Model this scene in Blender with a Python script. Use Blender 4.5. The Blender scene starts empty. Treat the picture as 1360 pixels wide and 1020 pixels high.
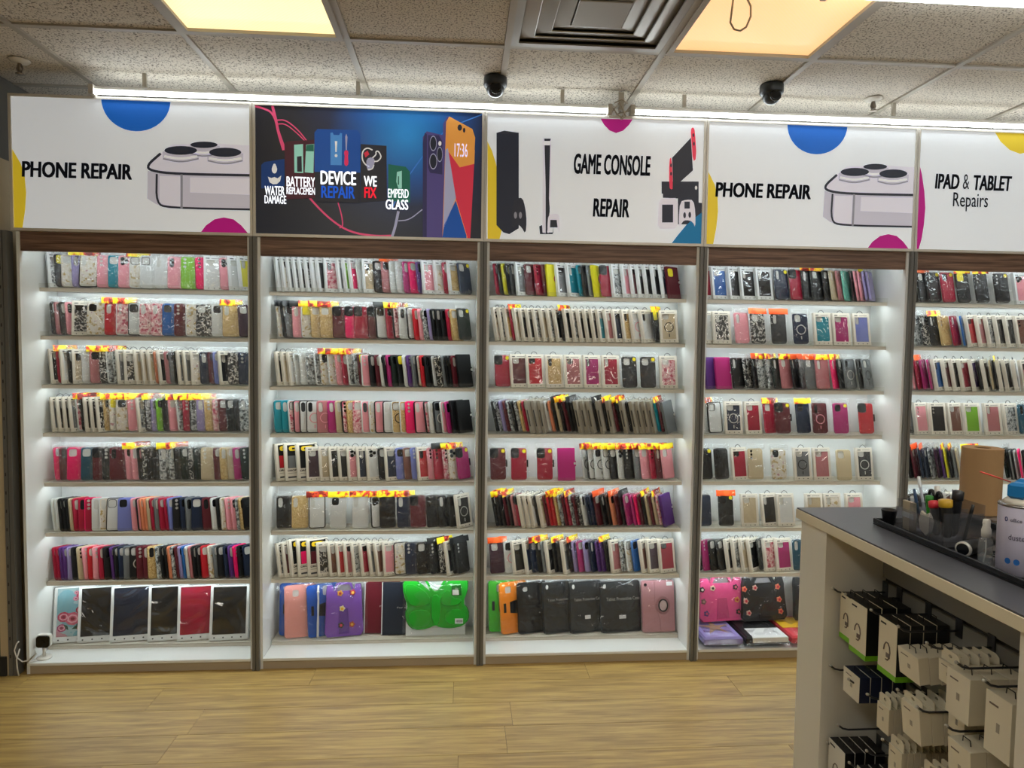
import bpy, math, random
from mathutils import Vector, Matrix
from mathutils.geometry import tessellate_polygon

random.seed(7)
sc = bpy.context.scene
COL = sc.collection
PI = math.pi

# ------------------------------------------------------------------ camera
CX, CD, CH = 1.9123, 3.0587, 1.4536
YAW, PITCH, ROLL, FPX = 0.0723, 0.0522, 0.0121, 904.2
def cam_axes():
    cy, sy = math.cos(YAW), math.sin(YAW)
    f = Vector((sy, cy, 0)); r = Vector((cy, -sy, 0)); u = Vector((0, 0, 1))
    f2 = f*math.cos(PITCH) - u*math.sin(PITCH); u2 = u*math.cos(PITCH) + f*math.sin(PITCH)
    r3 = r*math.cos(ROLL) + u2*math.sin(ROLL); u3 = u2*math.cos(ROLL) - r*math.sin(ROLL)
    return r3, u3, f2
AR, AU, AF = cam_axes()
CAM = Vector((CX, -CD, CH))
cd = bpy.data.cameras.new('camera'); cam = bpy.data.objects.new('camera', cd); COL.objects.link(cam)
cam.matrix_world = Matrix(((AR.x, AU.x, -AF.x, CAM.x), (AR.y, AU.y, -AF.y, CAM.y), (AR.z, AU.z, -AF.z, CAM.z), (0, 0, 0, 1)))
cd.sensor_width = 36; cd.lens = FPX/1360*36; cd.clip_start = 0.05
sc.camera = cam
# measuring helpers: where a spot seen in the photo lies on a known plane of the shop
def ray(x, y): return AF + AR*((x-680)/FPX) - AU*((y-510)/FPX)
def on_y(x, y, Y): d = ray(x, y); return CAM + d*((Y-CAM.y)/d.y)
def on_x(x, y, X): d = ray(x, y); return CAM + d*((X-CAM.x)/d.x)
def on_z(x, y, Z): d = ray(x, y); return CAM + d*((Z-CAM.z)/d.z)
def pix(P):
    d = Vector(P)-CAM; w = d.dot(AF)
    return 680+FPX*d.dot(AR)/w, 510-FPX*d.dot(AU)/w

# ------------------------------------------------------------------ world, exposure
w = bpy.data.worlds.new('world'); sc.world = w; w.use_nodes = True
w.node_tree.nodes['Background'].inputs[0].default_value = (0.9, 0.95, 1, 1)
w.node_tree.nodes['Background'].inputs[1].default_value = 0.05
sc.view_settings.view_transform = 'Standard'; sc.view_settings.look = 'None'
sc.view_settings.exposure = 0.15; sc.view_settings.gamma = 1.0
sc.view_settings.use_curve_mapping = False
sc.cycles.use_denoising = True
sc.cycles.transparent_max_bounces = 24
sc.cycles.max_bounces = 6
LED_STRENGTH = 14.0     # strips under the shelves
TUBE_STRENGTH = 15.0    # ceiling tubes
PANEL_STRENGTH = (1.05, 0.85)
SIGN_GLOW = 0.31         # the signs are softly backlit boxes
ROOM_FILL_PANEL = 9.5  # strength of the unseen panels added to light the room

# ------------------------------------------------------------------ materials
def lin(h):
    if isinstance(h, str):
        h = h.lstrip('#'); c = [int(h[i:i+2], 16)/255 for i in (0, 2, 4)]
    else: c = list(h)
    return tuple((v/12.92 if v <= .04045 else ((v+.055)/1.055)**2.4) for v in c) + (1,)
MATS = {}
def base_mat(name):
    m = bpy.data.materials.new(name); m.use_nodes = True
    return m, m.node_tree.nodes, m.node_tree.links, m.node_tree.nodes['Principled BSDF']
def plain(name, col, rough=.5, metal=0, spec=.5, bump=0, bscale=200, var=0):
    if name in MATS: return MATS[name]
    m, N, L, b = base_mat(name)
    b.inputs['Base Color'].default_value = lin(col); b.inputs['Roughness'].default_value = rough
    b.inputs['Metallic'].default_value = metal; b.inputs['Specular IOR Level'].default_value = spec
    if bump:
        tc = N.new('ShaderNodeTexCoord'); n = N.new('ShaderNodeTexNoise'); n.inputs['Scale'].default_value = bscale
        bp = N.new('ShaderNodeBump'); bp.inputs['Strength'].default_value = bump; bp.inputs['Distance'].default_value = .002
        L.new(tc.outputs['Object'], n.inputs['Vector']); L.new(n.outputs['Fac'], bp.inputs['Height']); L.new(bp.outputs[0], b.inputs['Normal'])
    MATS[name] = m; return m
def emit(name, col, strength):
    if name in MATS: return MATS[name]
    m, N, L, b = base_mat(name)
    b.inputs['Base Color'].default_value = lin(col)
    b.inputs['Emission Color'].default_value = lin(col); b.inputs['Emission Strength'].default_value = strength
    MATS[name] = m; return m
def rand_coord(N, L, scale):
    tc = N.new('ShaderNodeTexCoord'); oi = N.new('ShaderNodeObjectInfo')
    mul = N.new('ShaderNodeMath'); mul.operation = 'MULTIPLY'; mul.inputs[1].default_value = 37.0
    add = N.new('ShaderNodeVectorMath'); add.operation = 'ADD'
    cb = N.new('ShaderNodeCombineXYZ')
    L.new(oi.outputs['Random'], mul.inputs[0])
    for i in range(3): L.new(mul.outputs[0], cb.inputs[i])
    L.new(tc.outputs['Object'], add.inputs[0]); L.new(cb.outputs[0], add.inputs[1])
    return add.outputs[0]
def pattern(name, kind, cols, scale, rough=.4, stops=None, bump=.0):
    if name in MATS: return MATS[name]
    m, N, L, b = base_mat(name)
    v = rand_coord(N, L, scale)
    if kind == 'noise':
        t = N.new('ShaderNodeTexNoise'); t.inputs['Scale'].default_value = scale; t.inputs['Detail'].default_value = 3; out = t.outputs['Fac']
    else:
        t = N.new('ShaderNodeTexVoronoi'); t.inputs['Scale'].default_value = scale
        out = t.outputs['Distance'] if kind == 'voro' else None
        if kind == 'cell':
            sp = N.new('ShaderNodeSeparateColor'); L.new(t.outputs['Color'], sp.inputs[0]); out = sp.outputs[0]
    L.new(v, t.inputs['Vector'])
    r = N.new('ShaderNodeValToRGB'); r.color_ramp.interpolation = 'CONSTANT'
    n = len(cols); stops = stops or [i/n for i in range(n)]
    e = r.color_ramp.elements
    e[0].position = stops[0]; e[0].color = lin(cols[0]); e[1].position = stops[1]; e[1].color = lin(cols[1])
    for i in range(2, n):
        x = e.new(stops[i]); x.color = lin(cols[i])
    L.new(out, r.inputs['Fac']); L.new(r.outputs['Color'], b.inputs['Base Color'])
    b.inputs['Roughness'].default_value = rough
    MATS[name] = m; return m
def film(name, tint=(1, 1, 1), haze=.12, gloss=.10, bump=.6, bscale=25, rough=.12, bdist=.016):
    """clear plastic: mostly see-through, a little milky, glossy on its creases"""
    if name in MATS: return MATS[name]
    m = bpy.data.materials.new(name); m.use_nodes = True; N, L = m.node_tree.nodes, m.node_tree.links
    N.remove(N['Principled BSDF']); out = N['Material Output']
    tr = N.new('ShaderNodeBsdfTransparent'); tr.inputs[0].default_value = tint + (1,)
    df = N.new('ShaderNodeBsdfDiffuse'); df.inputs[0].default_value = (.75, .77, .79, 1)
    gl = N.new('ShaderNodeBsdfGlossy'); gl.inputs['Roughness'].default_value = rough
    m1 = N.new('ShaderNodeMixShader'); m1.inputs[0].default_value = haze
    m2 = N.new('ShaderNodeMixShader')
    lw = N.new('ShaderNodeLayerWeight'); lw.inputs[0].default_value = .5
    pw = N.new('ShaderNodeMath'); pw.operation = 'POWER'; pw.inputs[1].default_value = 4
    ms = N.new('ShaderNodeMath'); ms.operation = 'MULTIPLY'; ms.inputs[1].default_value = .5
    ad = N.new('ShaderNodeMath'); ad.operation = 'ADD'; ad.inputs[1].default_value = gloss; ad.use_clamp = True
    L.new(tr.outputs[0], m1.inputs[1]); L.new(df.outputs[0], m1.inputs[2])
    L.new(lw.outputs['Facing'], pw.inputs[0]); L.new(pw.outputs[0], ms.inputs[0]); L.new(ms.outputs[0], ad.inputs[0]); L.new(ad.outputs[0], m2.inputs[0])
    L.new(m1.outputs[0], m2.inputs[1]); L.new(gl.outputs[0], m2.inputs[2]); L.new(m2.outputs[0], out.inputs[0])
    if bump:
        v = rand_coord(N, L, 1); n = N.new('ShaderNodeTexNoise'); n.inputs['Scale'].default_value = bscale; n.inputs['Detail'].default_value = 1.5
        n.inputs['Distortion'].default_value = 1.2
        bp = N.new('ShaderNodeBump'); bp.inputs['Strength'].default_value = bump; bp.inputs['Distance'].default_value = bdist
        L.new(v, n.inputs['Vector']); L.new(n.outputs['Fac'], bp.inputs['Height'])
        L.new(bp.outputs[0], gl.inputs['Normal']); L.new(bp.outputs[0], lw.inputs['Normal'])
    MATS[name] = m; return m

# ------------------------------------------------------------------ mesh helpers
class MB:
    def __init__(s): s.v = []; s.f = []
    def add(s, vs, fs):
        o = len(s.v); s.v += [tuple(p) for p in vs]; s.f += [tuple(i+o for i in f) for f in fs]; return s
    def box(s, x0, x1, y0, y1, z0, z1):
        return s.add([(x0,y0,z0),(x1,y0,z0),(x1,y1,z0),(x0,y1,z0),(x0,y0,z1),(x1,y0,z1),(x1,y1,z1),(x0,y1,z1)],
                     [(0,3,2,1),(4,5,6,7),(0,1,5,4),(1,2,6,5),(2,3,7,6),(3,0,4,7)])
    def bbox(s, x0, x1, y0, y1, z0, z1, b=.002):
        """box with chamfered vertical and horizontal edges"""
        b = min(b, (x1-x0)/2.5, (y1-y0)/2.5, (z1-z0)/2.5)
        def ringv(z, i): return [(x0+i,y0+b*0+i,z),(x1-i,y0+i,z),(x1-i,y1-i,z),(x0+i,y1-i,z)]
        vs = ringv(z0, b)+ringv(z0+b, 0)+ringv(z1-b, 0)+ringv(z1, b)
        fs = [(3,2,1,0),(12,13,14,15)]
        for k in range(3):
            for i in range(4):
                j = (i+1) % 4; fs.append((k*4+i, k*4+j, k*4+4+j, k*4+4+i))
        return s.add(vs, fs)
    def tube(s, pts, r, n=8, cap=True, closed=False):
        pts = [Vector(p) for p in pts]; rs = r if isinstance(r, (list, tuple)) else [r]*len(pts)
        rings = []; prev = None
        for i, p in enumerate(pts):
            if closed: d = pts[(i+1) % len(pts)]-pts[i-1]
            elif i == 0: d = pts[1]-pts[0]
            elif i == len(pts)-1: d = pts[-1]-pts[-2]
            else: d = pts[i+1]-pts[i-1]
            d = d.normalized() if d.length > 1e-9 else Vector((0, 0, 1))
            a = prev if prev is not None else (Vector((0, 0, 1)) if abs(d.z) < .9 else Vector((1, 0, 0)))
            u = a - d*a.dot(d); u = u.normalized() if u.length > 1e-6 else d.orthogonal().normalized()
            prev = u; v = d.cross(u)
            rings.append([p+(u*math.cos(2*PI*k/n)+v*math.sin(2*PI*k/n))*rs[i] for k in range(n)])
        vs = [q for rg in rings for q in rg]; fs = []
        m = len(pts)
        for i in range(m if closed else m-1):
            j = (i+1) % m
            for k in range(n):
                l = (k+1) % n; fs.append((i*n+k, i*n+l, j*n+l, j*n+k))
        if cap and not closed: fs += [tuple(range(n))[::-1], tuple(range((m-1)*n, m*n))]
        return s.add(vs, fs)
    def lathe(s, prof, c=(0, 0, 0), n=24, axis='z'):
        vs = []; fs = []; m = len(prof)
        for r, z in prof:
            for k in range(n):
                a = 2*PI*k/n; p = (r*math.cos(a), r*math.sin(a), z)
                if axis == 'y': p = (p[0], -p[2], p[1])
                if axis == 'x': p = (-p[2], p[0], p[1])
                vs.append((p[0]+c[0], p[1]+c[1], p[2]+c[2]))
        for i in range(m-1):
            for k in range(n):
                l = (k+1) % n; fs.append((i*n+k, i*n+l, (i+1)*n+l, (i+1)*n+k))
        fs += [tuple(range(n))[::-1], tuple(range((m-1)*n, m*n))]
        return s.add(vs, fs)
    def plate(s, outer, holes, t, c=0.0, y0=0.0, back=True):
        """flat piece in the xz plane with real holes; front at y0, thickness t along +y, chamfer c"""
        loops = [outer]+list(holes); cx = sum(p[0] for p in outer)/len(outer); cz = sum(p[1] for p in outer)/len(outer)
        wx = max(p[0] for p in outer)-min(p[0] for p in outer); wz = max(p[1] for p in outer)-min(p[1] for p in outer)
        fr = []
        for i, lp in enumerate(loops):
            if i == 0 and c: fr.append([(cx+(p[0]-cx)*(1-2*c/wx), cz+(p[1]-cz)*(1-2*c/wz)) for p in lp])
            else: fr.append(lp)
        flat = [p for lp in fr for p in lp]; flatb = [p for lp in loops for p in lp]
        tri = tessellate_polygon([[Vector((p[0], p[1], 0)) for p in lp] for lp in fr])
        n = len(flat); vs = [(p[0], y0, p[1]) for p in flat]; fs = []
        for a, b_, d in tri:
            A, B, D = flat[a], flat[b_], flat[d]
            ccw = (B[0]-A[0])*(D[1]-A[1])-(B[1]-A[1])*(D[0]-A[0]) > 0
            fs.append((a, b_, d) if ccw else (a, d, b_))
        vs += [(p[0], y0+t, p[1]) for p in flatb]
        if back: fs += [tuple(i+n for i in f[::-1]) for f in list(fs)]
        o = 0
        for li, lp in enumerate(loops):
            m = len(lp); area = sum(lp[i][0]*lp[(i+1) % m][1]-lp[(i+1) % m][0]*lp[i][1] for i in range(m))
            rev = (area < 0) ^ (li > 0)
            for i in range(m):
                j = (i+1) % m; q = (o+i, n+o+i, n+o+j, o+j)
                fs.append(q if not rev else q[::-1])
            o += m
        return s.add(vs, fs)
    def mesh(s, name, smooth=False):
        me = bpy.data.meshes.new(name); me.from_pydata(s.v, [], s.f); me.update()
        if smooth: me.polygons.foreach_set('use_smooth', [True]*len(me.polygons))
        return me
def rrect(x0, x1, z0, z1, r, n=3):
    r = min(r, (x1-x0)/2.01, (z1-z0)/2.01); out = []
    for cx, cz, a0 in ((x1-r, z0+r, -PI/2), (x1-r, z1-r, 0), (x0+r, z1-r, PI/2), (x0+r, z0+r, PI)):
        for k in range(n+1):
            a = a0+PI/2*k/n; out.append((cx+r*math.cos(a), cz+r*math.sin(a)))
    return out
def ell(cx, cz, rx, rz, n=14, a0=0, a1=2*PI):
    full = abs(a1-a0-2*PI) < 1e-6
    return [(cx+rx*math.cos(a0+(a1-a0)*k/(n if full else n-1)), cz+rz*math.sin(a0+(a1-a0)*k/(n if full else n-1))) for k in range(n)]
def obj(name, me, mat, parent=None, loc=None, rot=None, smooth=False):
    if isinstance(me, MB): me = me.mesh(name, smooth)
    o = bpy.data.objects.new(name, me); COL.objects.link(o)
    if mat is not None:
        if not me.materials: me.materials.append(mat)
        elif me.materials[0] != mat:
            o.material_slots[0].link = 'OBJECT'; o.material_slots[0].material = mat
    if parent is not None: o.parent = parent
    if loc is not None: o.location = loc
    if rot is not None: o.rotation_euler = rot
    return o
def thing(name, label, cat, loc=(0, 0, 0), rot=(0, 0, 0), group=None):
    o = bpy.data.objects.new(name, None); COL.objects.link(o); o.empty_display_size = .05
    o.location = loc; o.rotation_euler = rot; o['label'] = label; o['category'] = cat
    if group: o['group'] = group
    return o
def tag(o, label, cat, group=None):
    o['label'] = label; o['category'] = cat
    if group: o['group'] = group
    return o
def struct(name, mb, mat, parent=None):
    o = obj(name, mb, mat, parent)
    o['kind'] = 'structure'
    return o
def text_mesh(txt, x0, x1, z0, z1, bold=0.0, shear=0.0, depth=.0008, y=0.0, fit=True, cyl=None):
    """letters as a thin mesh standing in the xz plane, fitted into the given rectangle"""
    cu = bpy.data.curves.new('lettering', 'FONT'); cu.body = txt; cu.size = 1; cu.shear = shear
    cu.extrude = .002; cu.resolution_u = 3
    to = bpy.data.objects.new('lettering', cu); COL.objects.link(to)
    dg = bpy.context.evaluated_depsgraph_get(); me = bpy.data.meshes.new_from_object(to.evaluated_get(dg))
    bpy.data.objects.remove(to); bpy.data.curves.remove(cu)
    if bold:     # heavier strokes: the same letters laid side by side
        vs = [tuple(v.co) for v in me.vertices]; fs = [tuple(p.vertices) for p in me.polygons]; V, F = [], []
        for k, (dx, dy) in enumerate(((-1, -.5), (-1, .5), (0, 0), (1, -.5), (1, .5))):
            o = len(V); V += [(a+dx*bold*1.15, b_+dy*bold*1.0, c) for a, b_, c in vs]; F += [tuple(i+o for i in f) for f in fs]
        bpy.data.meshes.remove(me); me = bpy.data.meshes.new('lettering'); me.from_pydata(V, [], F); me.update()
    xs = [v.co.x for v in me.vertices]; ys = [v.co.y for v in me.vertices]
    a, b_, c, d = min(xs), max(xs), min(ys), max(ys)
    sx = (x1-x0)/(b_-a); sz = (z1-z0)/(d-c)
    for v in me.vertices:
        X = x0+(v.co.x-a)*sx; Z = z0+(v.co.y-c)*sz; Y = y - (depth if v.co.z > 0 else 0)
        v.co = (X, Y, Z)
    return me

# ------------------------------------------------------------------ shared materials
M = {}
def backlit(name, col, rough=.45):
    m = plain(name, col, rough); b = m.node_tree.nodes['Principled BSDF']
    b.inputs['Emission Color'].default_value = lin(col); b.inputs['Emission Strength'].default_value = SIGN_GLOW
    return m
M['wall'] = plain('wall_paint', '#c2c1bd', .8)
M['greywall'] = plain('grey_wall_paint', '#6f6c66', .7)
M['cream'] = plain('cream_trim', '#c9b795', .5)
M['black_base'] = plain('black_baseboard', '#2a2a2b', .5)
M['upright'] = plain('upright_grey_metal', '#6f6e6b', .45, .2)
M['upright_dark'] = plain('upright_slot', '#2c2a27', .6)
M['laminate'] = plain('white_laminate', '#e9ebea', .15, spec=.5)
M['board'] = plain('shelf_board', '#d8d2c6', .35)
M['kick'] = plain('kick_panel', '#b3a48d', .5)
M['sign_white'] = backlit('sign_white', '#e8edf2', .4)
M['frame'] = plain('aluminium_frame', '#d9d4ca', .35, .2)
M['black'] = backlit('print_black', '#17181c', .5)
M['acrylic'] = film('clear_acrylic', (.97, .97, .95), .015, .03, 0)
def wood_mat():
    m, N, L, b = base_mat('dark_walnut_laminate')
    tc = N.new('ShaderNodeTexCoord'); mp = N.new('ShaderNodeMapping'); mp.inputs['Scale'].default_value = (2.5, 30, 60)
    n = N.new('ShaderNodeTexNoise'); n.inputs['Scale'].default_value = 1.6; n.inputs['Detail'].default_value = 5; n.inputs['Distortion'].default_value = .6
    r = N.new('ShaderNodeValToRGB'); r.color_ramp.elements[0].position = .35; r.color_ramp.elements[0].color = lin('#5a4236')
    r.color_ramp.elements[1].position = .68; r.color_ramp.elements[1].color = lin('#937360')
    L.new(tc.outputs['Object'], mp.inputs[0]); L.new(mp.outputs[0], n.inputs['Vector']); L.new(n.outputs['Fac'], r.inputs[0]); L.new(r.outputs[0], b.inputs['Base Color'])
    b.inputs['Roughness'].default_value = .45
    return m
M['walnut'] = wood_mat()
def plank_mat():
    m, N, L, b = base_mat('oak_vinyl_plank')
    tc = N.new('ShaderNodeTexCoord'); oi = N.new('ShaderNodeObjectInfo')
    v = rand_coord(N, L, 1)
    mp = N.new('ShaderNodeMapping'); mp.inputs['Scale'].default_value = (1.6, 22, 1)
    n = N.new('ShaderNodeTexNoise'); n.inputs['Scale'].default_value = 2.2; n.inputs['Detail'].default_value = 6; n.inputs['Roughness'].default_value = .6; n.inputs['Distortion'].default_value = .5
    r = N.new('ShaderNodeValToRGB'); e = r.color_ramp.elements
    e[0].position = .28; e[0].color = lin('#8c6e3e'); e[1].position = .62; e[1].color = lin('#bf9f5c')
    x = e.new(.85); x.color = lin('#d0b573')
    hs = N.new('ShaderNodeHueSaturation'); ma = N.new('ShaderNodeMapRange'); ma.inputs['To Min'].default_value = .93; ma.inputs['To Max'].default_value = 1.06
    L.new(oi.outputs['Random'], ma.inputs['Value']); L.new(ma.outputs[0], hs.inputs['Value'])
    L.new(v, mp.inputs[0]); L.new(mp.outputs[0], n.inputs['Vector']); L.new(n.outputs['Fac'], r.inputs[0]); L.new(r.outputs[0], hs.inputs['Color']); L.new(hs.outputs[0], b.inputs['Base Color'])
    b.inputs['Roughness'].default_value = .38
    return m
M['plank'] = plank_mat()
def tile_mat():
    m, N, L, b = base_mat('mineral_fibre_tile')
    v = rand_coord(N, L, 1)
    n = N.new('ShaderNodeTexNoise'); n.inputs['Scale'].default_value = 150; n.inputs['Detail'].default_value = 2
    r = N.new('ShaderNodeValToRGB'); r.color_ramp.elements[0].position = .36; r.color_ramp.elements[0].color = lin('#6d655a')
    r.color_ramp.elements[1].position = .46; r.color_ramp.elements[1].color = lin('#d6cdbf')
    bp = N.new('ShaderNodeBump'); bp.inputs['Strength'].default_value = .5; bp.inputs['Distance'].default_value = .003
    L.new(v, n.inputs['Vector']); L.new(n.outputs['Fac'], r.inputs[0]); L.new(r.outputs[0], b.inputs['Base Color']); L.new(n.outputs['Fac'], bp.inputs['Height']); L.new(bp.outputs[0], b.inputs['Normal'])
    b.inputs['Roughness'].default_value = .9
    return m
M['tile'] = tile_mat()
M['tbar'] = plain('ceiling_grid_metal', '#a89f90', .5)
M['led'] = emit('led_strip_light', (.93, .985, 1.0), LED_STRENGTH)
M['tube'] = emit('led_tube_light', (.95, .985, 1.0), TUBE_STRENGTH)

# ------------------------------------------------------------------ the room
RX0, RX1, RY0, RY1, CZ = -1.4, 6.4, -5.2, .45, 2.6
struct('wall_back', MB().box(RX0, RX1, RY1, RY1+.1, 0, CZ), M['wall'])
struct('wall_front', MB().box(RX0, RX1, RY0-.1, RY0, 0, CZ), M['wall'])
struct('wall_right', MB().box(RX1, RX1+.1, RY0, RY1, 0, CZ), M['wall'])
struct('wall_left', MB().box(RX0-.1, RX0, RY0, RY1, 0, CZ), M['wall'])
fl = struct('floor', MB().box(RX0, RX1, RY0, RY1, -.05, -.004), plain('floor_joint', '#5d4a2c', .7))
PW, PL = .178, 1.22
for r in range(-29, 3):
    y0 = .2+r*PW
    if y0 < RY0: continue
    off = random.random()*PL
    x = RX0-off
    while x < RX1:
        a, b_ = max(x, RX0), min(x+PL, RX1)
        if b_-a > .03 and y0 < RY1-PW:
            p = obj('plank', MB().box(-(b_-a)/2+.0008, (b_-a)/2-.0008, -PW/2+.0008, PW/2-.0008, -.004, 0), M['plank'], fl, ((a+b_)/2, y0+PW/2, 0))
        x += PL
# ceiling: slab, tiles dropped into a metal grid
ce = struct('ceiling', MB().box(RX0, RX1, RY0, RY1, CZ+.03, CZ+.08), plain('ceiling_void', '#57524a', .9))
GX, GY, TS = .271, -.41, .6
tile_me = MB().box(-TS/2+.013, TS/2-.013, -TS/2+.013, TS/2-.013, 0, .015).mesh('ceiling_tile')
xs = [GX+TS*k for k in range(-2, 11)]; ys = [GY+TS*k for k in range(-7, 2)]
LIGHTS = {(3, -1): 0, (3, -2): 0, (6, -1): 1, (6, -2): 1}
LIGHTS = {}
def gi(x): return round((x-GX)/TS)
panel_cells = {(1, -1), (1, -2), (4, -1), (4, -2), (7, -4), (7, -5), (1, -4), (1, -5), (4, -4), (4, -5)}
vent_cell = (3, -1)
for i in range(-3, 11):
    for j in range(-8, 2):
        x0, y0 = GX+TS*i, GY+TS*j
        if x0+TS > RX1+.4 or x0 < RX0-.4 or y0 < RY0-.3: continue
        if (i, j) in panel_cells or (i, j) == vent_cell: continue
        x1, y1 = min(x0+TS, RX1), min(y0+TS, RY1); xa, ya = max(x0, RX0), max(y0, RY0)
        if x1-xa < .05 or y1-ya < .05: continue
        if x1-xa > TS-.01 and y1-ya > TS-.01:
            obj('ceiling_tile', tile_me, M['tile'], ce, (x0+TS/2, y0+TS/2, CZ+.004))
        else:
            obj('ceiling_tile', MB().box(xa-x0-TS/2+.013, x1-x0-TS/2-.013, ya-y0-TS/2+.013, y1-y0-TS/2-.013, 0, .015), M['tile'], ce, (x0+TS/2, y0+TS/2, CZ+.004))
for i in range(-2, 11):
    x = GX+TS*i
    if RX0 < x < RX1: obj('ceiling_rail', MB().box(-.012, .012, RY0, RY1, -.004, .012), M['tbar'], ce, (x, 0, CZ))
for j in range(-8, 2):
    y = GY+TS*j
    if RY0 < y < RY1: obj('ceiling_rail', MB().box(RX0, RX1, -.012, .012, -.003, .011), M['tbar'], ce, (0, y, CZ))
def panel_light(i, j, col, strength, label):
    x0, y0 = GX+TS*i, GY+TS*(j-1)
    t = thing('ceiling_panel_light', label, 'ceiling light', (x0+TS/2, y0+TS, CZ), group='recessed ceiling panel lights')
    obj('frame', MB().plate(rrect(-TS/2+.012, TS/2-.012, -TS+.012, TS-.012, .002, 1), [rrect(-TS/2+.034, TS/2-.034, -TS+.034, TS-.034, .002, 1)[::-1]], .012), M['tbar'], t, rot=(-PI/2, 0, 0), loc=(0, 0, -.004+.006))
    m, N, L, b = base_mat('prismatic_diffuser_lit')
    tc = N.new('ShaderNodeTexCoord'); ck = N.new('ShaderNodeTexChecker'); ck.inputs['Scale'].default_value = 130
    ck.inputs['Color1'].default_value = lin(col); c2 = lin(col); ck.inputs['Color2'].default_value = (c2[0]*.9, c2[1]*.87, c2[2]*.82, 1)
    L.new(tc.outputs['Object'], ck.inputs['Vector']); L.new(ck.outputs['Color'], b.inputs['Emission Color']); b.inputs['Emission Strength'].default_value = strength
    b.inputs['Base Color'].default_value = lin(col); b.inputs['Roughness'].default_value = .4
    obj('diffuser', MB().box(-TS/2+.03, TS/2-.03, -TS+.03, TS-.03, .004, .008), m, t)
    return t
panel_light(1, -1, '#fdeab8', PANEL_STRENGTH[0], 'cream lit ceiling panel light above the left side of the dark device sign')
panel_light(4, -1, '#f7cf95', PANEL_STRENGTH[1], 'peach lit ceiling panel light with a cable loop hanging below it')
for i in (1, 4, 7): panel_light(i, -4, '#f6f3ea', ROOM_FILL_PANEL, 'added ceiling panel light out of view for room light, %s row' % {1: 'first', 4: 'second', 7: 'third'}[i])  # panels out of view, added to raise the general room light
# air vent: nested square louvres
vx, vy = GX+TS*3.5, GY-TS*.5
t = thing('air_vent', 'grey metal square air vent in the ceiling between the two panel lights', 'air vent', (vx, vy, CZ))
M['vent'] = plain('vent_metal', '#a5a19a', .3, .4)
def sq(h): return [(-h, -h), (h, -h), (h, h), (-h, h)]
obj('vent_back', MB().box(-.27, .27, -.27, .27, .022, .026), plain('vent_dark', '#7a766e', .5), t)
obj('frame', MB().plate(sq(.288), [sq(.26)[::-1]], .006), M['vent'], t, rot=(-PI/2, 0, 0), loc=(0, 0, .003))
for h, dz in ((.262, .0), (.205, -.004), (.148, -.008)):
    mb = MB(); o_, i_ = h, h-.054
    vs = []
    for hh, z in ((o_, dz+.016), (o_+.004, dz+.016), (i_, dz), (i_-.003, dz+.002)): vs += [(-hh, -hh, z), (hh, -hh, z), (hh, hh, z), (-hh, hh, z)]
    fs = []
    for a, c in ((1, 2), (2, 3), (3, 0), (0, 1)):
        for k in range(4):
            l = (k+1) % 4; fs.append((a*4+k, a*4+l, c*4+l, c*4+k))
    obj('louvre', mb.add(vs, fs), M['vent'], t)
obj('centre_plate', MB().bbox(-.088, .088, -.088, .088, -.012, -.006), M['vent'], t)
# cable loop below the peach panel
p0 = on_z(985, 2, 2.58)
lp = [(975, -12), (972, 14), (970, 30), (975, 39), (983, 41), (991, 36), (997, 22), (997, 8), (990, -6), (986, -14)]
pts = [on_y(x, y, p0.y) for x, y in lp]
o = obj('cable_loop', MB().tube([p-pts[0] for p in pts], .0035, 6), plain('grey_cable', '#a3947f', .5), loc=pts[0], smooth=True)
tag(o, 'thin grey cable loop hanging below the peach ceiling panel', 'cable')
# ceiling led tubes in front of the signs
def tube_light(x0, x1, y, z, label):
    t = thing('tube_light', label, 'tube light', ((x0+x1)/2, y, z), group='ceiling tube lights')
    h = (x1-x0)/2
    obj('diffuser_tube', MB().tube([(-h+.02, 0, -.006), (h-.02, 0, -.006)], .0095, 10), M['tube'], t, smooth=True)
    obj('housing', MB().box(-h, h, -.005, .005, .004, .016), plain('tube_housing', '#cfcac0', .4), t)
    for s in (-1, 1): obj('end_cap', MB().bbox(s*h-.02*(s > 0), s*h+.02*(s < 0), -.017, .017, -.02, .022), plain('tube_cap', '#bfb8aa', .4), t)
    for s in (-.8, 0, .8): obj('clip', MB().box(s*h-.008, s*h+.008, -.006, .006, .02, CZ-z-.004), plain('tube_cap', '#bfb8aa', .4), t)
    return t
TZ = 2.518
qa, qb, qc = on_z(112, 114.5, TZ), on_z(812, 147, TZ), on_z(836, 148, TZ); TY = on_z(640, 139.5, TZ).y
tube_light(qa.x, qb.x, TY, TZ, 'long white tube light above the three signs nearest the grey wall')
tube_light(qc.x, qc.x+2.45, TY, TZ, 'long white tube light above the second PHONE REPAIR sign')
qd = on_z(1290, 2, 2.57)
tube_light(qd.x-.5, qd.x+1.9, qd.y-.02, 2.565, 'white tube light on the ceiling in front of the far corner of the shop')
for x0 in (.2, 2.9): tube_light(x0, x0+2.4, -3.6, 2.565, 'added white tube light out of view for room light, %s end' % ('grey wall' if x0 < 1 else 'counter'))  # unseen tubes added behind the camera to light floor and counter
t = thing('tube_connector', 'tangle of grey connector wires between the two long tube lights', 'wire', ((qb.x+qc.x)/2, TY, TZ))
for k, pts in enumerate((((-.045, 0, .02), (-.02, -.01, -.02), (.0, -.012, -.035), (.02, -.01, -.01), (.045, 0, .02)), ((-.04, 0, -.01), (-.01, -.015, .03), (.02, -.012, -.03), (.0, -.014, -.045), (-.015, -.01, -.02), (.04, 0, .0)), ((-.03, 0, .03), (0, -.01, .045), (.03, 0, .03)))):
    obj('wire', MB().tube(pts, .0035, 6), plain('connector_wire', '#b6aa98', .5), t, smooth=True)
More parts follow.
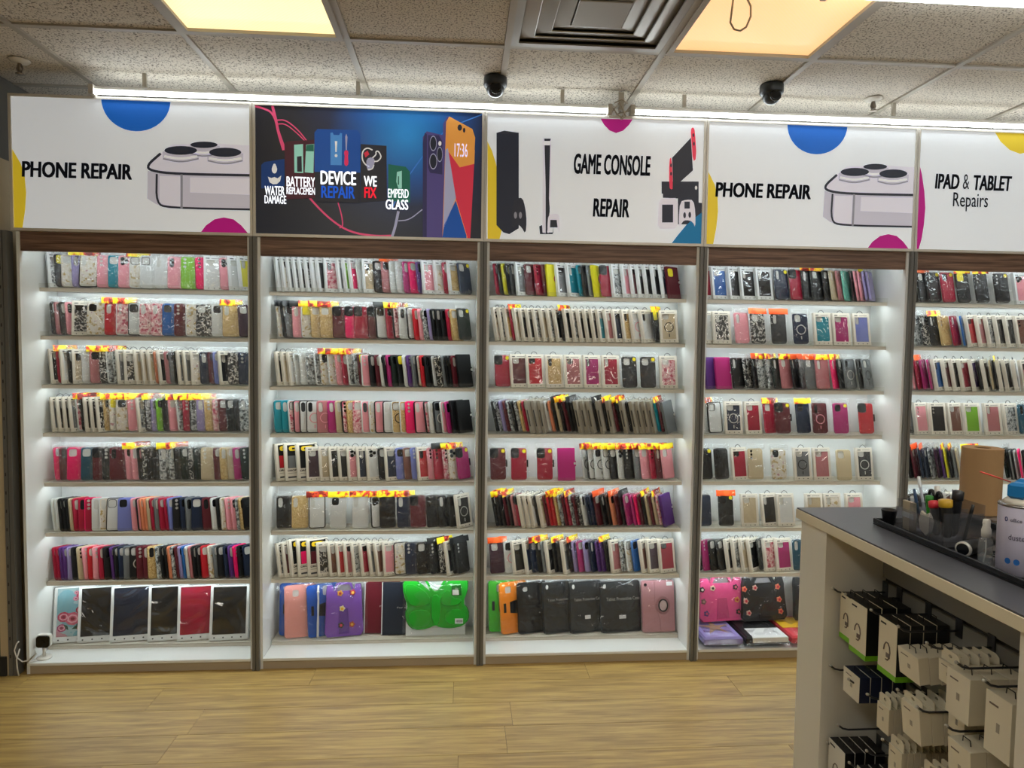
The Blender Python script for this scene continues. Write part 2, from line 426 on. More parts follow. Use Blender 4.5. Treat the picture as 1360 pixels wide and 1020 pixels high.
obj('bracket', MB().box(-.012, .012, -.006, .006, .0, CZ-TZ-.004), plain('tube_cap', '#bfb8aa', .4), t)
# dome cameras and sprinklers
M['cctv'] = plain('cctv_black', '#26292b', .35)
for (px, py), lab in (((658, 103), 'black dome security camera on the ceiling above the GAME CONSOLE sign'), ((1025, 113), 'black dome security camera on the ceiling below the peach panel light')):
    p = on_z(px, py, CZ); t = thing('dome_camera', lab, 'security camera', (p.x, p.y, CZ), group='dome cameras on the ceiling')
    obj('base', MB().lathe([(.048, 0), (.05, -.006), (.05, -.034), (.044, -.042), (.03, -.045)][::-1], n=24), M['cctv'], t, smooth=True)
    obj('dome', MB().lathe([(.038*math.sin(a*PI/14), -.048-.034*math.cos(a*PI/14)) for a in range(0, 15)], n=20), M['cctv'], t, smooth=True)
    obj('lens_ring', MB().lathe([(.012, 0), (.022, .004), (.024, .014), (.016, .014)], (0, -.03, -.058), 16, 'y'), plain('cctv_gloss', '#101214', .15), t, smooth=True)
for (px, py), lab in (((26, 80), 'white ceiling sprinkler near the grey wall'), ((1160, 131), 'white ceiling sprinkler near the tube light by the rightmost sign')):
    p = on_z(px, py, CZ); t = thing('sprinkler', lab, 'sprinkler', (p.x, p.y, CZ), group='ceiling sprinklers')
    obj('escutcheon', MB().lathe([(.012, -.014), (.03, -.01), (.038, -.002), (.038, 0)], n=20), plain('sprinkler_white', '#d8d2c6', .4), t, smooth=True)
    mb = MB().lathe([(.008, -.045), (.008, -.012)], n=10).lathe([(.016, -.056), (.016, -.053)], n=12)
    for s in (-1, 1): mb.tube([(s*.008, 0, -.02), (s*.012, 0, -.035), (s*.004, 0, -.054)], .0025, 6)
    obj('nozzle', mb, plain('sprinkler_metal', '#8a7f72', .3, .7), t, smooth=True)

# ------------------------------------------------------------------ grey end wall beside the display
struct('wall_end', MB().box(RX0, -.088, .01, RY1, 0, CZ), M['greywall'])
struct('trim_1', MB().box(-.088, -.052, -.004, .2, 0, 2.235), M['cream'])
struct('baseboard_left', MB().box(RX0, -.062, -.014, .01, 0, .085), M['black_base'])

# ------------------------------------------------------------------ display bays
SB = [1.682, 1.468, 1.249, 1.031, .804, .575, .3485, .052]     # undersides of the shelf boards
BT = .017
SHELF_Z = [z+BT for z in SB]
SF, BACKY = .135, .270
NAMES = ['leftmost', 'second', 'middle', 'fourth', 'rightmost']
SIGNB, SIGNT = 1.9268, 2.4959
for b in range(5):
    x0, x1 = b+.017, b+1-.017
    t = thing('display_bay', '%s white lit wall bay of phone case shelves' % NAMES[b], 'display shelving', (b+.5, .13, 0), group='wall display bays')
    T = lambda mb: mb
    def part(name, x0, x1, y0, y1, z0, z1, mat, bev=0):
        cxm, cym = b+.5, .13
        mb = MB(); a = (x0-cxm, x1-cxm, y0-cym, y1-cym, z0, z1)
        mb.bbox(*a, bev) if bev else mb.box(*a)
        return obj(name, mb, mat, t)
    part('back_panel', x0, x1, BACKY, BACKY+.012, 0, 1.925, M['laminate'])
    part('side_panel', x0-.002, x0+.01, .004, BACKY, 0, 1.925, M['laminate'])
    part('side_panel', x1-.01, x1+.002, .004, BACKY, 0, 1.925, M['laminate'])
    part('top_panel', x0+.01, x1-.01, .03, BACKY, 1.912, 1.925, M['laminate'])
    part('wood_fascia', x0, x1, .012, .03, 1.845, SIGNB-.001, M['walnut'])
    part('base_board', x0+.01, x1-.01, -.004, BACKY, .038, .052, M['laminate'], .002)
    k = part('kick_panel', x0+.01, x1-.01, .006, .02, 0, .038, M['kick'])
    for i, z in enumerate(SB):
        xa, xb = x0+.012, x1-.012
        part('shelf_board', xa, xb, SF+.0005, BACKY, z+(.007 if i < 7 else .002), z+BT, M['board'])
        part('shelf_trim', xa, xb, SF-.002, SF+.0005, z, z+BT, M['board'])
        if (b, i) != (3, 7): part('acrylic_lip', xa-.004, xb+.004, SF-.0045, SF-.002, z+BT-.003, z+BT+.02, M['acrylic'])
        if i < 7: part('led_strip', xa+.02, xb-.02, SF+.012, SF+.022, z+.002, z+.0065, M['led'])
    part('led_strip', x0+.03, x1-.03, .05, .06, 1.905, 1.911, M['led'])
for k in range(6):
    if k == 5: continue
    lab = ['dark grey slotted upright at the grey wall end of the display', 'grey metal upright between the leftmost and second bays', 'grey metal upright between the second and middle bays', 'grey metal upright between the middle and fourth bays', 'grey metal upright between the fourth and rightmost bays'][k]
    xc = -.032 if k == 0 else k
    hw = .018 if k == 0 else .0155
    t = thing('upright', lab, 'post', (xc, 0, 0), group='display uprights')
    zt = SIGNB-.001
    if k == 0: zt = SIGNB
    obj('channel', MB().bbox(-hw, -.0015, -.012, .03, 0, zt, .0015), M['upright'], t)
    obj('channel', MB().bbox(.0015, hw, -.012, .03, 0, zt, .0015), M['upright'], t)
    obj('web', MB().box(-.0015, .0015, -.006, .03, 0, zt), M['upright_dark'], t)
    if k == 0:
        mb = MB()
        for z in range(8, 180, 8): mb.box(-.0125, -.0085, -.0128, -.0115, z/100, z/100+.014)
        s = obj('slot', mb, M['upright_dark'], t); s['kind'] = 'stuff'

# ------------------------------------------------------------------ signs
SIGNLAB = ['white PHONE REPAIR sign nearest the grey wall', 'dark blue DEVICE REPAIR sign with two phones and service icons', 'white GAME CONSOLE REPAIR sign with pictures of consoles',
           'white PHONE REPAIR sign between the game console and tablet signs', 'white IPAD & TABLET Repairs sign at the far end']
INK = {'blue': '#1466c8', 'yellow': '#e3c62f', 'magenta': '#b5067f', 'navy': '#262a38', 'silver': '#c6c3d0', 'pale': '#dfdce8', 'grey': '#8d8c96', 'white': '#f2f3f5', 'teal': '#0a71a3', 'red': '#e8405a',
       'dkblue': '#123a78', 'maroon': '#4a2230', 'sky': '#4f94dd', 'pink': '#e0507f', 'hot': '#e8336a', 'purple': '#544a86', 'dpurple': '#37335c', 'orange': '#eda24a', 'ired': '#d8344e', 'iblue': '#1552a8', 'green': '#1f6b58', 'mint': '#9fe0d2', 'charcoal': '#2b2d38', 'ltblue': '#3f7fd0', 'lav': '#a9abc9'}
def ink(c): return backlit('print_'+c, INK[c], .5)
signs = []
def grad_mat():
    m, N, L, b = base_mat('print_dark_glow')
    tc = N.new('ShaderNodeTexCoord'); sp = N.new('ShaderNodeVectorMath'); sp.operation = 'DISTANCE'; sp.inputs[1].default_value = (.66, 0, .5)
    mp = N.new('ShaderNodeMapping'); mp.inputs['Scale'].default_value = (1, 0, 1.1)
    r = N.new('ShaderNodeValToRGB'); e = r.color_ramp.elements; e[0].position = .02; e[0].color = lin('#2f8fd8'); e[1].position = .5; e[1].color = lin('#23252f')
    x = e.new(.2); x.color = lin('#1d57a0'); x = e.new(.34); x.color = lin('#232c48')
    L.new(tc.outputs['Object'], mp.inputs[0]); L.new(mp.outputs[0], sp.inputs[0]); L.new(sp.outputs['Value'], r.inputs[0]); L.new(r.outputs[0], b.inputs['Base Color']); b.inputs['Roughness'].default_value = .35
    L.new(r.outputs[0], b.inputs['Emission Color']); b.inputs['Emission Strength'].default_value = SIGN_GLOW
    return m
M['glow'] = grad_mat()
for b in range(5):
    t = thing('shop_sign', SIGNLAB[b], 'sign', (b, 0, SIGNB)); signs.append(t)
    W, Hh = 1.0, SIGNT-SIGNB
    obj('panel', MB().box(.008, W-.008, .0, .03, .008, Hh-.008), M['glow'] if b == 1 else M['sign_white'], t)
    obj('frame', MB().plate([(0.001, 0), (W-.001, 0), (W-.001, Hh), (0.001, Hh)], [[(.012, .012), (.012, Hh-.011), (W-.012, Hh-.011), (W-.012, .012)]], .03, y0=-.006), M['frame'], t)
def sgn(b, pts, off=(0, 0), sc_=1.0):
    """photo spots (given in an enlarged crop) as x, z on the sign face"""
    out = []
    for x, y in pts:
        p = on_y(off[0]+x/sc_, off[1]+y/sc_, -.001)
        out.append((min(max(p.x-b, .0125), .9875), min(max(p.z-SIGNB, .0125), SIGNT-SIGNB-.0115)))
    return out
def shape(b, name, pts, c, layer=1, off=(0, 0), s=1.0, smooth=0, world=False):
    q = pts if world else sgn(b, pts, off, s)
    if smooth:
        for _ in range(smooth):
            q = [p for i in range(len(q)) for p in ((q[i][0]*.75+q[(i+1) % len(q)][0]*.25, q[i][1]*.75+q[(i+1) % len(q)][1]*.25), (q[i][0]*.25+q[(i+1) % len(q)][0]*.75, q[i][1]*.25+q[(i+1) % len(q)][1]*.75))]
    # drop repeated points
    r = []
    for p in q:
        if not r or (abs(p[0]-r[-1][0])+abs(p[1]-r[-1][1])) > 1e-5: r.append(p)
    if len(r) > 2 and (abs(r[0][0]-r[-1][0])+abs(r[0][1]-r[-1][1])) < 1e-5: r.pop()
    return obj(name, MB().plate(r, [], .0004, y0=-.0006*layer), ink(c), signs[b])
def stroke(b, name, pts, wpx, c, layer=1, off=(0, 0), s=1.0, close=False, sm=2):
    q = [Vector((p[0], 0, p[1])) for p in sgn(b, pts, off, s)]
    for _ in range(sm):
        n = [q[0]]
        for i in range(len(q)-1): n += [q[i]*.75+q[i+1]*.25, q[i]*.25+q[i+1]*.75]
        n.append(q[-1]); q = n
    h = wpx/s/300/2; mb = MB(); L_ = []; R_ = []
    for i, p in enumerate(q):
        d = (q[min(i+1, len(q)-1)]-q[max(i-1, 0)]); d = d.normalized() if d.length > 1e-9 else Vector((1, 0, 0)); nn = Vector((-d.z, 0, d.x))*h
        L_.append(p+nn); R_.append(p-nn)
    vs = [(p.x, -.0006*layer, p.z) for p in L_]+[(p.x, -.0006*layer, p.z) for p in R_]; k = len(q)
    mb.add(vs, [(i, i+1, k+i+1, k+i) for i in range(k-1)])
    return obj(name, mb, ink(c), signs[b])
def oval(b, name, cx, cy, rx, ry, c, layer=1, off=(0, 0), s=1.0, a0=0, a1=2*PI, n=24):
    return shape(b, name, [(cx+rx*math.cos(a), cy+ry*math.sin(a)) for a in [a0+(a1-a0)*k/n for k in range(n if abs(a1-a0-2*PI) < 1e-6 else n+1)]], c, layer, off, s)
def words_(b, txt, p0, p1, c, bold=.02, shear=0, layer=3, off=(0, 0), s=1.0, wscale=1):
    """text between two corner spots: lower-left and upper-right"""
    a, d = sgn(b, [p0, p1], off, s)
    me = text_mesh(txt, a[0], d[0], a[1], d[1], bold, shear, .0004, -.0006*layer)
    return obj('lettering', me, ink(c) if c != 'black' else M['black'], signs[b])
Z3 = (0, 0); S3 = 3.09
def phone_repair(b):
    off, s = Z3, S3
    n0 = len(COL.objects)
    def tr(o):   # the same print on the other sign
        return o
    src = 0
    def S(*a, **k): return shape(0, *a, off=off, s=s, **k)
    made = []
    made.append(S('blue_disc', [(415+142*(1-math.cos(PI*k/20)), 402+13*(k/20)+130*math.sin(PI*k/20)) for k in range(21)], 'blue'))
    made.append(S('yellow_disc', [(38, 612), (62, 632), (85, 672), (101, 725), (107, 790), (103, 860), (92, 936), (45, 940)], 'yellow'))
    made.append(S('magenta_disc', [(825, 966), (845, 925), (880, 900), (918, 892), (958, 900), (990, 925), (1017, 968)], 'magenta'))
    made.append(words_(0, 'PHONE REPAIR', (90, 726), (541, 674), 'black', .036, .06, off=off, s=s))
    made.append(S('phone_glass', [(602, 690), (612, 672), (660, 628), (706, 590), (860, 586), (1030, 596), (1030, 720), (720, 714), (640, 706)], 'pale', layer=1))
    made.append(S('phone_side', [(606, 700), (640, 710), (720, 716), (1030, 722), (1030, 862), (690, 855), (640, 838), (604, 815)], 'silver', layer=2))
    made.append(S('phone_highlight', [(655, 722), (740, 724), (740, 848), (690, 846), (655, 832)], 'pale', layer=3))
    made.append(S('phone_highlight', [(780, 728), (1030, 732), (1030, 800), (780, 790)], 'pale', layer=3))
    made.append(stroke(0, 'phone_edge', [(660, 630), (602, 680), (620, 702), (720, 714), (1030, 720)], 10, 'charcoal', 4, off, s))
    made.append(stroke(0, 'phone_edge', [(644, 714), (642, 835), (690, 853), (1030, 860)], 8, 'charcoal', 4, off, s))
    made.append(stroke(0, 'antenna_line', [(746, 716), (746, 856)], 9, 'grey', 5, off, s))
    for cx, cy, rx, ry in ((838, 595, 56, 13), (743, 618, 67, 18), (925, 626, 66, 19)):
        made.append(shape(0, 'lens_barrel', [(cx-rx-8, cy+4), (cx-rx-8, cy+30), (cx-rx*.5, cy+46), (cx+rx*.5, cy+46), (cx+rx+8, cy+30), (cx+rx+8, cy+4)], 'silver', 5, off, s))
        made.append(stroke(0, 'lens_shine', [(cx-rx, cy+24), (cx, cy+36), (cx+rx, cy+24)], 8, 'white', 6, off, s))
        made.append(stroke(0, 'lens_shadow', [(cx-rx-6, cy+34), (cx, cy+50), (cx+rx+6, cy+34)], 5, 'grey', 6, off, s))
        made.append(oval(0, 'lens_glass', cx, cy, rx, ry, 'navy', 7, off, s))
        made.append(oval(0, 'lens_core', cx, cy, rx*.5, ry*.5, 'charcoal', 8, off, s))
    if b:
        for o in made: o.parent = signs[b]
phone_repair(3)
phone_repair(0)
# sign 2: dark device repair print
off, s = (335, 130), 4.317
def P2(n, pts, c, l=1, sm=0): return shape(1, n, pts, c, l, off, s, sm)
stroke(1, 'pink_line', [(8, 48), (60, 58), (120, 85), (150, 190), (190, 300), (260, 480), (340, 590), (450, 700), (560, 770), (700, 805), (800, 790)], 11, 'pink', 1, off, s)
stroke(1, 'pink_line', [(115, 40), (135, 120), (150, 200), (180, 300)], 15, 'pink', 2, off, s)
stroke(1, 'pink_line', [(140, 128), (190, 125), (260, 180), (312, 245)], 7, 'pink', 2, off, s)
stroke(1, 'pink_line', [(145, 150), (190, 148), (250, 195), (300, 245)], 6, 'pink', 2, off, s)
stroke(1, 'pink_line', [(492, 600), (515, 680), (520, 740), (500, 745)], 7, 'pink', 2, off, s)
stroke(1, 'pink_line', [(838, 650), (820, 740), (802, 820)], 15, 'lav', 2, off, s)
stroke(1, 'pale_line', [(838, 705), (900, 700), (975, 640)], 6, 'lav', 2, off, s)
stroke(1, 'pale_line', [(800, 640), (860, 500), (980, 330), (1100, 180), (1320, 95)], 6, 'ltblue', 2, off, s)
P2('water_card', [(52, 385), (70, 368), (185, 350), (185, 505), (52, 520)], 'dkblue', 3)
P2('water_drop', [(128, 370), (143, 402), (141, 425), (128, 436), (114, 425), (112, 402)], 'white', 4, 1)
P2('water_bowl', [(90, 452), (110, 460), (128, 454), (146, 462), (167, 445), (160, 478), (142, 494), (120, 496), (100, 484)], 'white', 4)
words_(1, 'WATER', (73, 558), (186, 508), 'white', .018, 0, 6, off, s); words_(1, 'DAMAGE', (72, 606), (196, 562), 'white', .018, 0, 6, off, s)
P2('battery_card', [(185, 262), (200, 250), (370, 240), (370, 575), (195, 582)], 'maroon', 5)
P2('phone_back', [(241, 270), (292, 266), (294, 432), (243, 430)], 'mint', 7); P2('phone_battery', [(258, 338), (284, 335), (286, 425), (259, 424)], 'charcoal', 8)
P2('phone_front', [(310, 270), (356, 266), (352, 432), (302, 428)], 'mint', 7); P2('phone_screen', [(312, 272), (354, 268), (354, 308), (308, 306)], 'green', 8)
words_(1, 'BATTERY', (198, 508), (362, 456), 'white', .022, 0, 7, off, s); words_(1, 'REPLACEMEN', (198, 553), (361, 516), 'white', .018, 0, 7, off, s)
P2('device_card', [(358, 200), (375, 180), (605, 186), (620, 210), (620, 430), (358, 425)], 'iblue', 8); P2('device_card_foot', [(358, 425), (620, 430), (618, 605), (362, 595)], 'charcoal', 8)
P2('phone_icon', [(449, 202), (462, 200), (468, 214), (500, 215), (505, 203), (516, 205), (514, 388), (450, 386)], 'sky', 9)
P2('exclamation', [(475, 250), (489, 250), (485, 312), (478, 312)], 'white', 10); oval(1, 'exclamation_dot', 482, 333, 8, 9, 'white', 10, off, s)
P2('screwdriver_blade', [(534, 225), (540, 207), (547, 226), (543, 300), (537, 300)], 'lav', 9); P2('screwdriver_handle', [(531, 302), (549, 302), (553, 320), (549, 335), (554, 380), (540, 395), (527, 382), (532, 335), (527, 320)], 'hot', 9, 1)
words_(1, 'DEVICE', (393, 498), (597, 424), 'white', .025, 0, 10, off, s); words_(1, 'REPAIR', (397, 574), (590, 510), 'ltblue', .025, 0, 10, off, s)
P2('fix_card', [(622, 265), (770, 275), (772, 590), (622, 600)], 'charcoal', 3)
stroke(1, 'icon_ring', [(690, 300), (660, 285), (632, 305), (630, 355), (650, 385), (672, 395)], 7, 'white', 5, off, s)
P2('icon_hand', [(655, 350), (690, 338), (705, 362), (695, 395), (668, 425), (655, 395)], 'lav', 5, 1); P2('icon_phone', [(640, 318), (662, 303), (672, 325), (650, 343)], 'ired', 6)
stroke(1, 'icon_wrench', [(690, 345), (712, 325), (708, 310), (722, 304), (738, 330), (738, 345), (720, 365), (700, 365)], 7, 'white', 6, off, s)
stroke(1, 'icon_finger', [(662, 412), (690, 410), (698, 385)], 6, 'white', 6, off, s)
words_(1, 'WE', (640, 508), (715, 450), 'white', .025, 0, 6, off, s); words_(1, 'FIX', (643, 574), (713, 514), 'red', .025, 0, 6, off, s)
P2('glass_card', [(780, 380), (880, 395), (905, 425), (905, 600), (780, 590)], 'green', 3); P2('glass_icon', [(830, 425), (858, 418), (858, 520), (838, 520), (826, 480)], 'mint', 4)
P2('glass_icon_shade', [(836, 450), (842, 450), (842, 500), (834, 496)], 'green', 5)
words_(1, 'EMPERD', (778, 572), (897, 525), 'white', .018, 0, 6, off, s); words_(1, 'GLASS', (765, 640), (895, 585), 'white', .025, 0, 6, off, s)
P2('phone_body', [(978, 225), (1000, 192), (1095, 215), (1095, 818), (978, 815)], 'purple', 4); P2('phone_rail', [(978, 260), (990, 200), (1002, 210), (1000, 815), (978, 815)], 'dpurple', 5)
P2('camera_island', [(1008, 215), (1070, 215), (1090, 250), (1090, 440), (1020, 430), (1008, 400)], 'dpurple', 5)
for cx, cy, rx, ry in ((1038, 262, 20, 44), (1075, 325, 17, 44), (1038, 365, 22, 46)):
    oval(1, 'camera_ring', cx, cy, rx, ry, 'lav', 6, off, s); oval(1, 'camera_lens', cx, cy, rx*.85, ry*.87, 'navy', 7, off, s)
oval(1, 'camera_flash', 1076, 262, 9, 14, 'white', 6, off, s)
P2('front_phone_rail', [(1095, 150), (1118, 108), (1135, 112), (1112, 815), (1085, 815)], 'purple', 7)
P2('front_phone', [(1130, 108), (1262, 180), (1278, 230), (1250, 828), (1090, 818), (1112, 140)], 'orange', 8)
P2('screen_red', [(1125, 305), (1275, 330), (1250, 828), (1235, 820), (1165, 570)], 'ired', 9); P2('screen_amber', [(1122, 230), (1276, 300), (1273, 380), (1190, 400), (1125, 310)], 'orange', 10)
P2('screen_grey', [(1122, 290), (1168, 575), (1095, 760), (1108, 300)], 'lav', 11); P2('screen_blue', [(1167, 590), (1228, 790), (1228, 824), (1090, 818), (1100, 730)], 'iblue', 11)
oval(1, 'screen_notch', 1190, 173, 13, 18, 'navy', 12, off, s); oval(1, 'screen_notch', 1215, 188, 7, 14, 'navy', 12, off, s)
words_(1, '17:36', (1160, 340), (1235, 265), 'pale', .005, 0, 12, off, s)
# sign 3: consoles
off, s = (640, 140), 4.533
def P3(n, pts, c, l=1, sm=0): return shape(2, n, pts, c, l, off, s, sm)
P3('yellow_disc', [(34, 218), (60, 270), (85, 350), (105, 480), (116, 640), (118, 760), (106, 830), (34, 832)], 'yellow')
P3('magenta_disc', [(715, 80), (735, 115), (768, 150), (808, 166), (850, 152), (885, 118), (908, 84)], 'magenta')
P3('teal_disc', [(1142, 840), (1180, 780), (1230, 720), (1290, 670), (1330, 645), (1330, 842)], 'teal', 6)
words_(2, 'GAME CONSOLE', (552, 412), (1017, 304), 'black', .034, .08, 3, off, s); words_(2, 'REPAIR', (668, 669), (888, 565), 'black', .034, .08, 3, off, s)
P3('tower_console', [(88, 165), (135, 152), (222, 165), (222, 740), (165, 775), (130, 765), (88, 720)], 'navy', 2); P3('tower_console_edge', [(88, 165), (135, 152), (222, 165), (135, 172)], 'charcoal', 3)
P3('gamepad', [(185, 580), (210, 560), (245, 555), (262, 620), (270, 700), (262, 776), (240, 735), (212, 712), (190, 740), (178, 715)], 'charcoal', 4, 1)
oval(2, 'gamepad_stick', 202, 662, 9, 20, 'grey', 5, off, s); oval(2, 'gamepad_stick', 232, 662, 9, 20, 'grey', 5, off, s)
P3('slim_console', [(370, 200), (415, 200), (408, 640), (392, 770), (372, 770)], 'charcoal', 2)
P3('slim_console_side', [(364, 185), (376, 205), (384, 500), (384, 772), (364, 765)], 'pale', 3); P3('slim_console_side', [(420, 185), (412, 210), (404, 560), (410, 640), (418, 420)], 'pale', 3)
P3('slim_console_slot', [(372, 215), (412, 215), (410, 240), (374, 240)], 'white', 4); P3('console_foot', [(345, 728), (362, 720), (365, 765), (430, 765), (432, 728), (425, 775), (350, 775)], 'navy', 3)
P3('white_gamepad', [(400, 660), (430, 650), (465, 652), (472, 700), (468, 782), (455, 740), (425, 732), (410, 740), (396, 782), (394, 720)], 'pale', 5, 1); P3('gamepad_pad', [(412, 690), (450, 690), (455, 735), (410, 735)], 'charcoal', 6)
P3('dark_console', [(1082, 458), (1305, 458), (1305, 585), (1328, 588), (1328, 716), (1180, 716), (1180, 560), (1090, 556), (1090, 532), (1082, 530)], 'navy', 2)
oval(2, 'console_button', 1289, 496, 7, 12, 'white', 3, off, s)
P3('handheld_screen', [(1145, 315), (1258, 195), (1270, 392), (1200, 455), (1150, 490)], 'charcoal', 4)
P3('handheld_grip', [(1127, 325), (1142, 310), (1150, 500), (1140, 508), (1127, 495)], 'red', 5, 1); P3('handheld_grip', [(1256, 145), (1270, 130), (1282, 150), (1292, 320), (1270, 340), (1262, 220)], 'red', 5, 1)
for cx, cy in ((1138, 362), (1138, 412), (1272, 180), (1276, 232)): oval(2, 'grip_stick', cx, cy, 5, 12, 'navy', 6, off, s)
P3('tablet_controller', [(1062, 590), (1080, 560), (1165, 558), (1180, 590), (1180, 720), (1160, 745), (1072, 745), (1056, 720)], 'pale', 5); P3('tablet_screen', [(1084, 598), (1150, 598), (1150, 705), (1084, 705)], 'navy', 6)
P3('silver_gamepad', [(1192, 580), (1230, 568), (1272, 570), (1284, 640), (1284, 740), (1268, 700), (1230, 690), (1205, 700), (1188, 748), (1184, 680)], 'pale', 7, 1)
P3('gamepad_touchpad', [(1218, 580), (1250, 580), (1250, 622), (1218, 622)], 'navy', 8); oval(2, 'gamepad_stick', 1219, 662, 8, 18, 'charcoal', 8, off, s); oval(2, 'gamepad_stick', 1250, 660, 8, 18, 'charcoal', 8, off, s)
# sign 5
off, s = (930, 150), 3.163
def P5(n, pts, c, l=1): return shape(4, n, pts, c, l, off, s)
P5('magenta_disc', [(916, 215), (932, 260), (942, 330), (946, 400), (940, 470), (930, 530), (918, 572), (910, 572)], 'magenta')
P5('yellow_disc', [(1240, 75), (1262, 120), (1300, 155), (1345, 172), (1390, 160), (1425, 128), (1450, 82)], 'yellow')
words_(4, 'IPAD', (985, 318), (1090, 258), 'black', .034, .1, 3, off, s); words_(4, '&', (1102, 320), (1132, 258), 'black', .0, 0, 3, off, s); words_(4, 'TABLET', (1146, 324), (1310, 266), 'black', .034, .1, 3, off, s)
words_(4, 'Repairs', (1060, 412), (1210, 338), 'black', .004, 0, 3, off, s)

# ------------------------------------------------------------------ phone cases
CLR = {'k': ('#141619', 'black'), 'n': ('#182640', 'navy'), 'g': ('#6f7478', 'grey'), 'w': ('#d5d8d8', 'clear'), 'r': ('#c21f2c', 'red'), 'm': ('#5e1c28', 'maroon'), 'c': ('#a8183a', 'crimson'),
       'h': ('#f0176a', 'hot pink'), 'p': ('#e79aa6', 'pink'), 'o': ('#b9757a', 'dusty rose'), 'u': ('#573078', 'purple'), 'v': ('#9a8fc0', 'lilac'), 'b': ('#1f5fa8', 'blue'), 't': ('#12879a', 'teal'),
       'T': ('#1d4f63', 'dark teal'), 'e': ('#7fbf2c', 'lime green'), 'd': ('#15241f', 'dark green'), 'y': ('#d9d22a', 'yellow'), 'a': ('#c4b596', 'beige'), 'z': ('#7a4f42', 'brown'), 'l': ('#7680c4', 'periwinkle'),
       'O': ('#e08a66', 'peach'), 'M': ('#b02c74', 'magenta'), 'U': ('#3f2436', 'eggplant'), 'J': ('#74c0ae', 'mint')}
PAT = {'q': ('gold glitter', 'voro', ['#8a6a34', '#caa45a', '#e7d3a0', '#b08a48'], 190, [0, .25, .45, .62]), 'f': ('pale floral', 'noise', ['#b8a06a', '#d9d2c4', '#dcd9d2', '#b98a90'], 60, [0, .4, .55, .66]),
       'x': ('black and white patterned', 'noise', ['#191a1c', '#d5d2ca', '#26272a'], 55, [0, .5, .56]), 'j': ('pink floral', 'noise', ['#c04a62', '#dba0a6', '#ead0cc', '#a8586a'], 65, [0, .42, .55, .65]),
       'i': ('iridescent', 'voro', ['#c9a8cf', '#a7c8d8', '#e5d3e6'], 120, [0, .3, .5]), 's': ('silver marbled', 'noise', ['#3a3d40', '#8e9496', '#c6cacb', '#54585b'], 70, [0, .42, .52, .62])}
def cmat(c):
    if c in CLR: return plain('case_'+CLR[c][1].replace(' ', '_'), CLR[c][0], .42, spec=.3)
    p = PAT[c]; return pattern('case_'+p[0].replace(' ', '_'), p[1], p[2], p[3], .35, p[4])
def cname(c): return CLR[c][1] if c in CLR else PAT[c][0]
M['insert'] = plain('insert_card', '#c9c9c4', .5)
M['box_white'] = plain('box_card', '#d6d0c4', .45); M['box_cool'] = plain('box_card_white', '#dfe2e3', .4); M['box_grey'] = plain('box_card_grey', '#9d988d', .5)
M['filmw'] = film('window_film', (1, 1, 1), .006, .05, .6, 11, .05, .03)
M['bag'] = film('clear_bag', (.98, .985, .985), .008, .06, 1.0, 20, .08, .02)
M['hook_tab'] = plain('hang_tab', '#3b3d40', .4)
M['lens'] = plain('lens_dark', '#14171c', .15)
M['sticker'] = plain('yellow_sticker', '#e3d31c', .45)
M['rimk'] = cmat('k')
M['flame'] = pattern('flame_header', 'noise', ['#7c1d14', '#d8452a', '#f0b81c', '#f6e21c', '#f7ea2a'], 26, .4, [0, .40, .47, .52, .62])
M['orangeh'] = pattern('orange_header', 'noise', ['#f26a2c', '#ee5a1e', '#f7b08a'], 20, .4, [0, .45, .66])
M['blackh'] = pattern('black_header', 'noise', ['#16181a', '#1d1f22', '#c9c9c6'], 30, .4, [0, .4, .68])
M['clearh'] = film('clear_header', (.96, .97, .97), .12, .03, .5, 30, .12)

CW, CHH = .076, .152
cutouts = {'sq': (rrect(.008, .040, .108, .143, .009, 3),), 'pill': (rrect(.009, .028, .098, .143, .009, 3),), 'dots': tuple(ell(.018, z, .0065, .0065, 10) for z in (.138, .121, .104)), 'none': ()}
G = {}
def put(k, mb, smooth=False): G[k] = mb.mesh(k, smooth); return G[k]
for k, hl in cutouts.items():
    put('shell_'+k, MB().plate(rrect(0, CW, 0, CHH, .012, 4), [h[::-1] for h in hl], .0085, .0022))
    if hl: put('cut_'+k, MB().box(.004, .044, .004, .0055, .096, .147) if k != 'dots' else MB().box(.008, .028, .004, .0055, .096, .147))
put('rim', MB().plate(rrect(0, CW, 0, CHH, .012, 4), [rrect(.0042, CW-.0042, .0042, CHH-.0042, .009, 4)[::-1]], .0085, .0012))
for k, hl in cutouts.items():
    put('panel_'+k, MB().plate(rrect(.0035, CW-.0035, .0035, CHH-.0035, .009, 3), [h[::-1] for h in hl], .003, y0=.0012))
put('camera_ring_sq', MB().plate(rrect(.0065, .0415, .1065, .1445, .010, 3), [rrect(.0085, .0395, .1085, .1425, .0085, 3)[::-1]], .002, y0=.0002))
def ring_me(cx, cz, r, rw): return MB().plate(ell(cx, cz, r, r, 20), [ell(cx, cz, r-rw, r-rw, 20)[::-1]], .0012, y0=-.0007)
put('magnet_ring', ring_me(CW/2, .07, .024, .004).box(CW/2-.002, CW/2+.002, -.0007, .0004, .022, .038))
put('rugged_top', MB().plate(rrect(-.0012, CW*.52, .102, CHH+.0012, .012, 3), [], .0095, .001, y0=-.001))
put('rugged_clip', MB().bbox(CW-.001, CW+.006, .0, .008, .06, .095, .001))
put('sticker', MB().plate(ell(.062, .136, .009, .009, 14), [], .0008, y0=-.0012))
put('yellow_cut', MB().plate(rrect(.007, .043, .106, .145, .009, 3), [], .003, y0=-.0014))
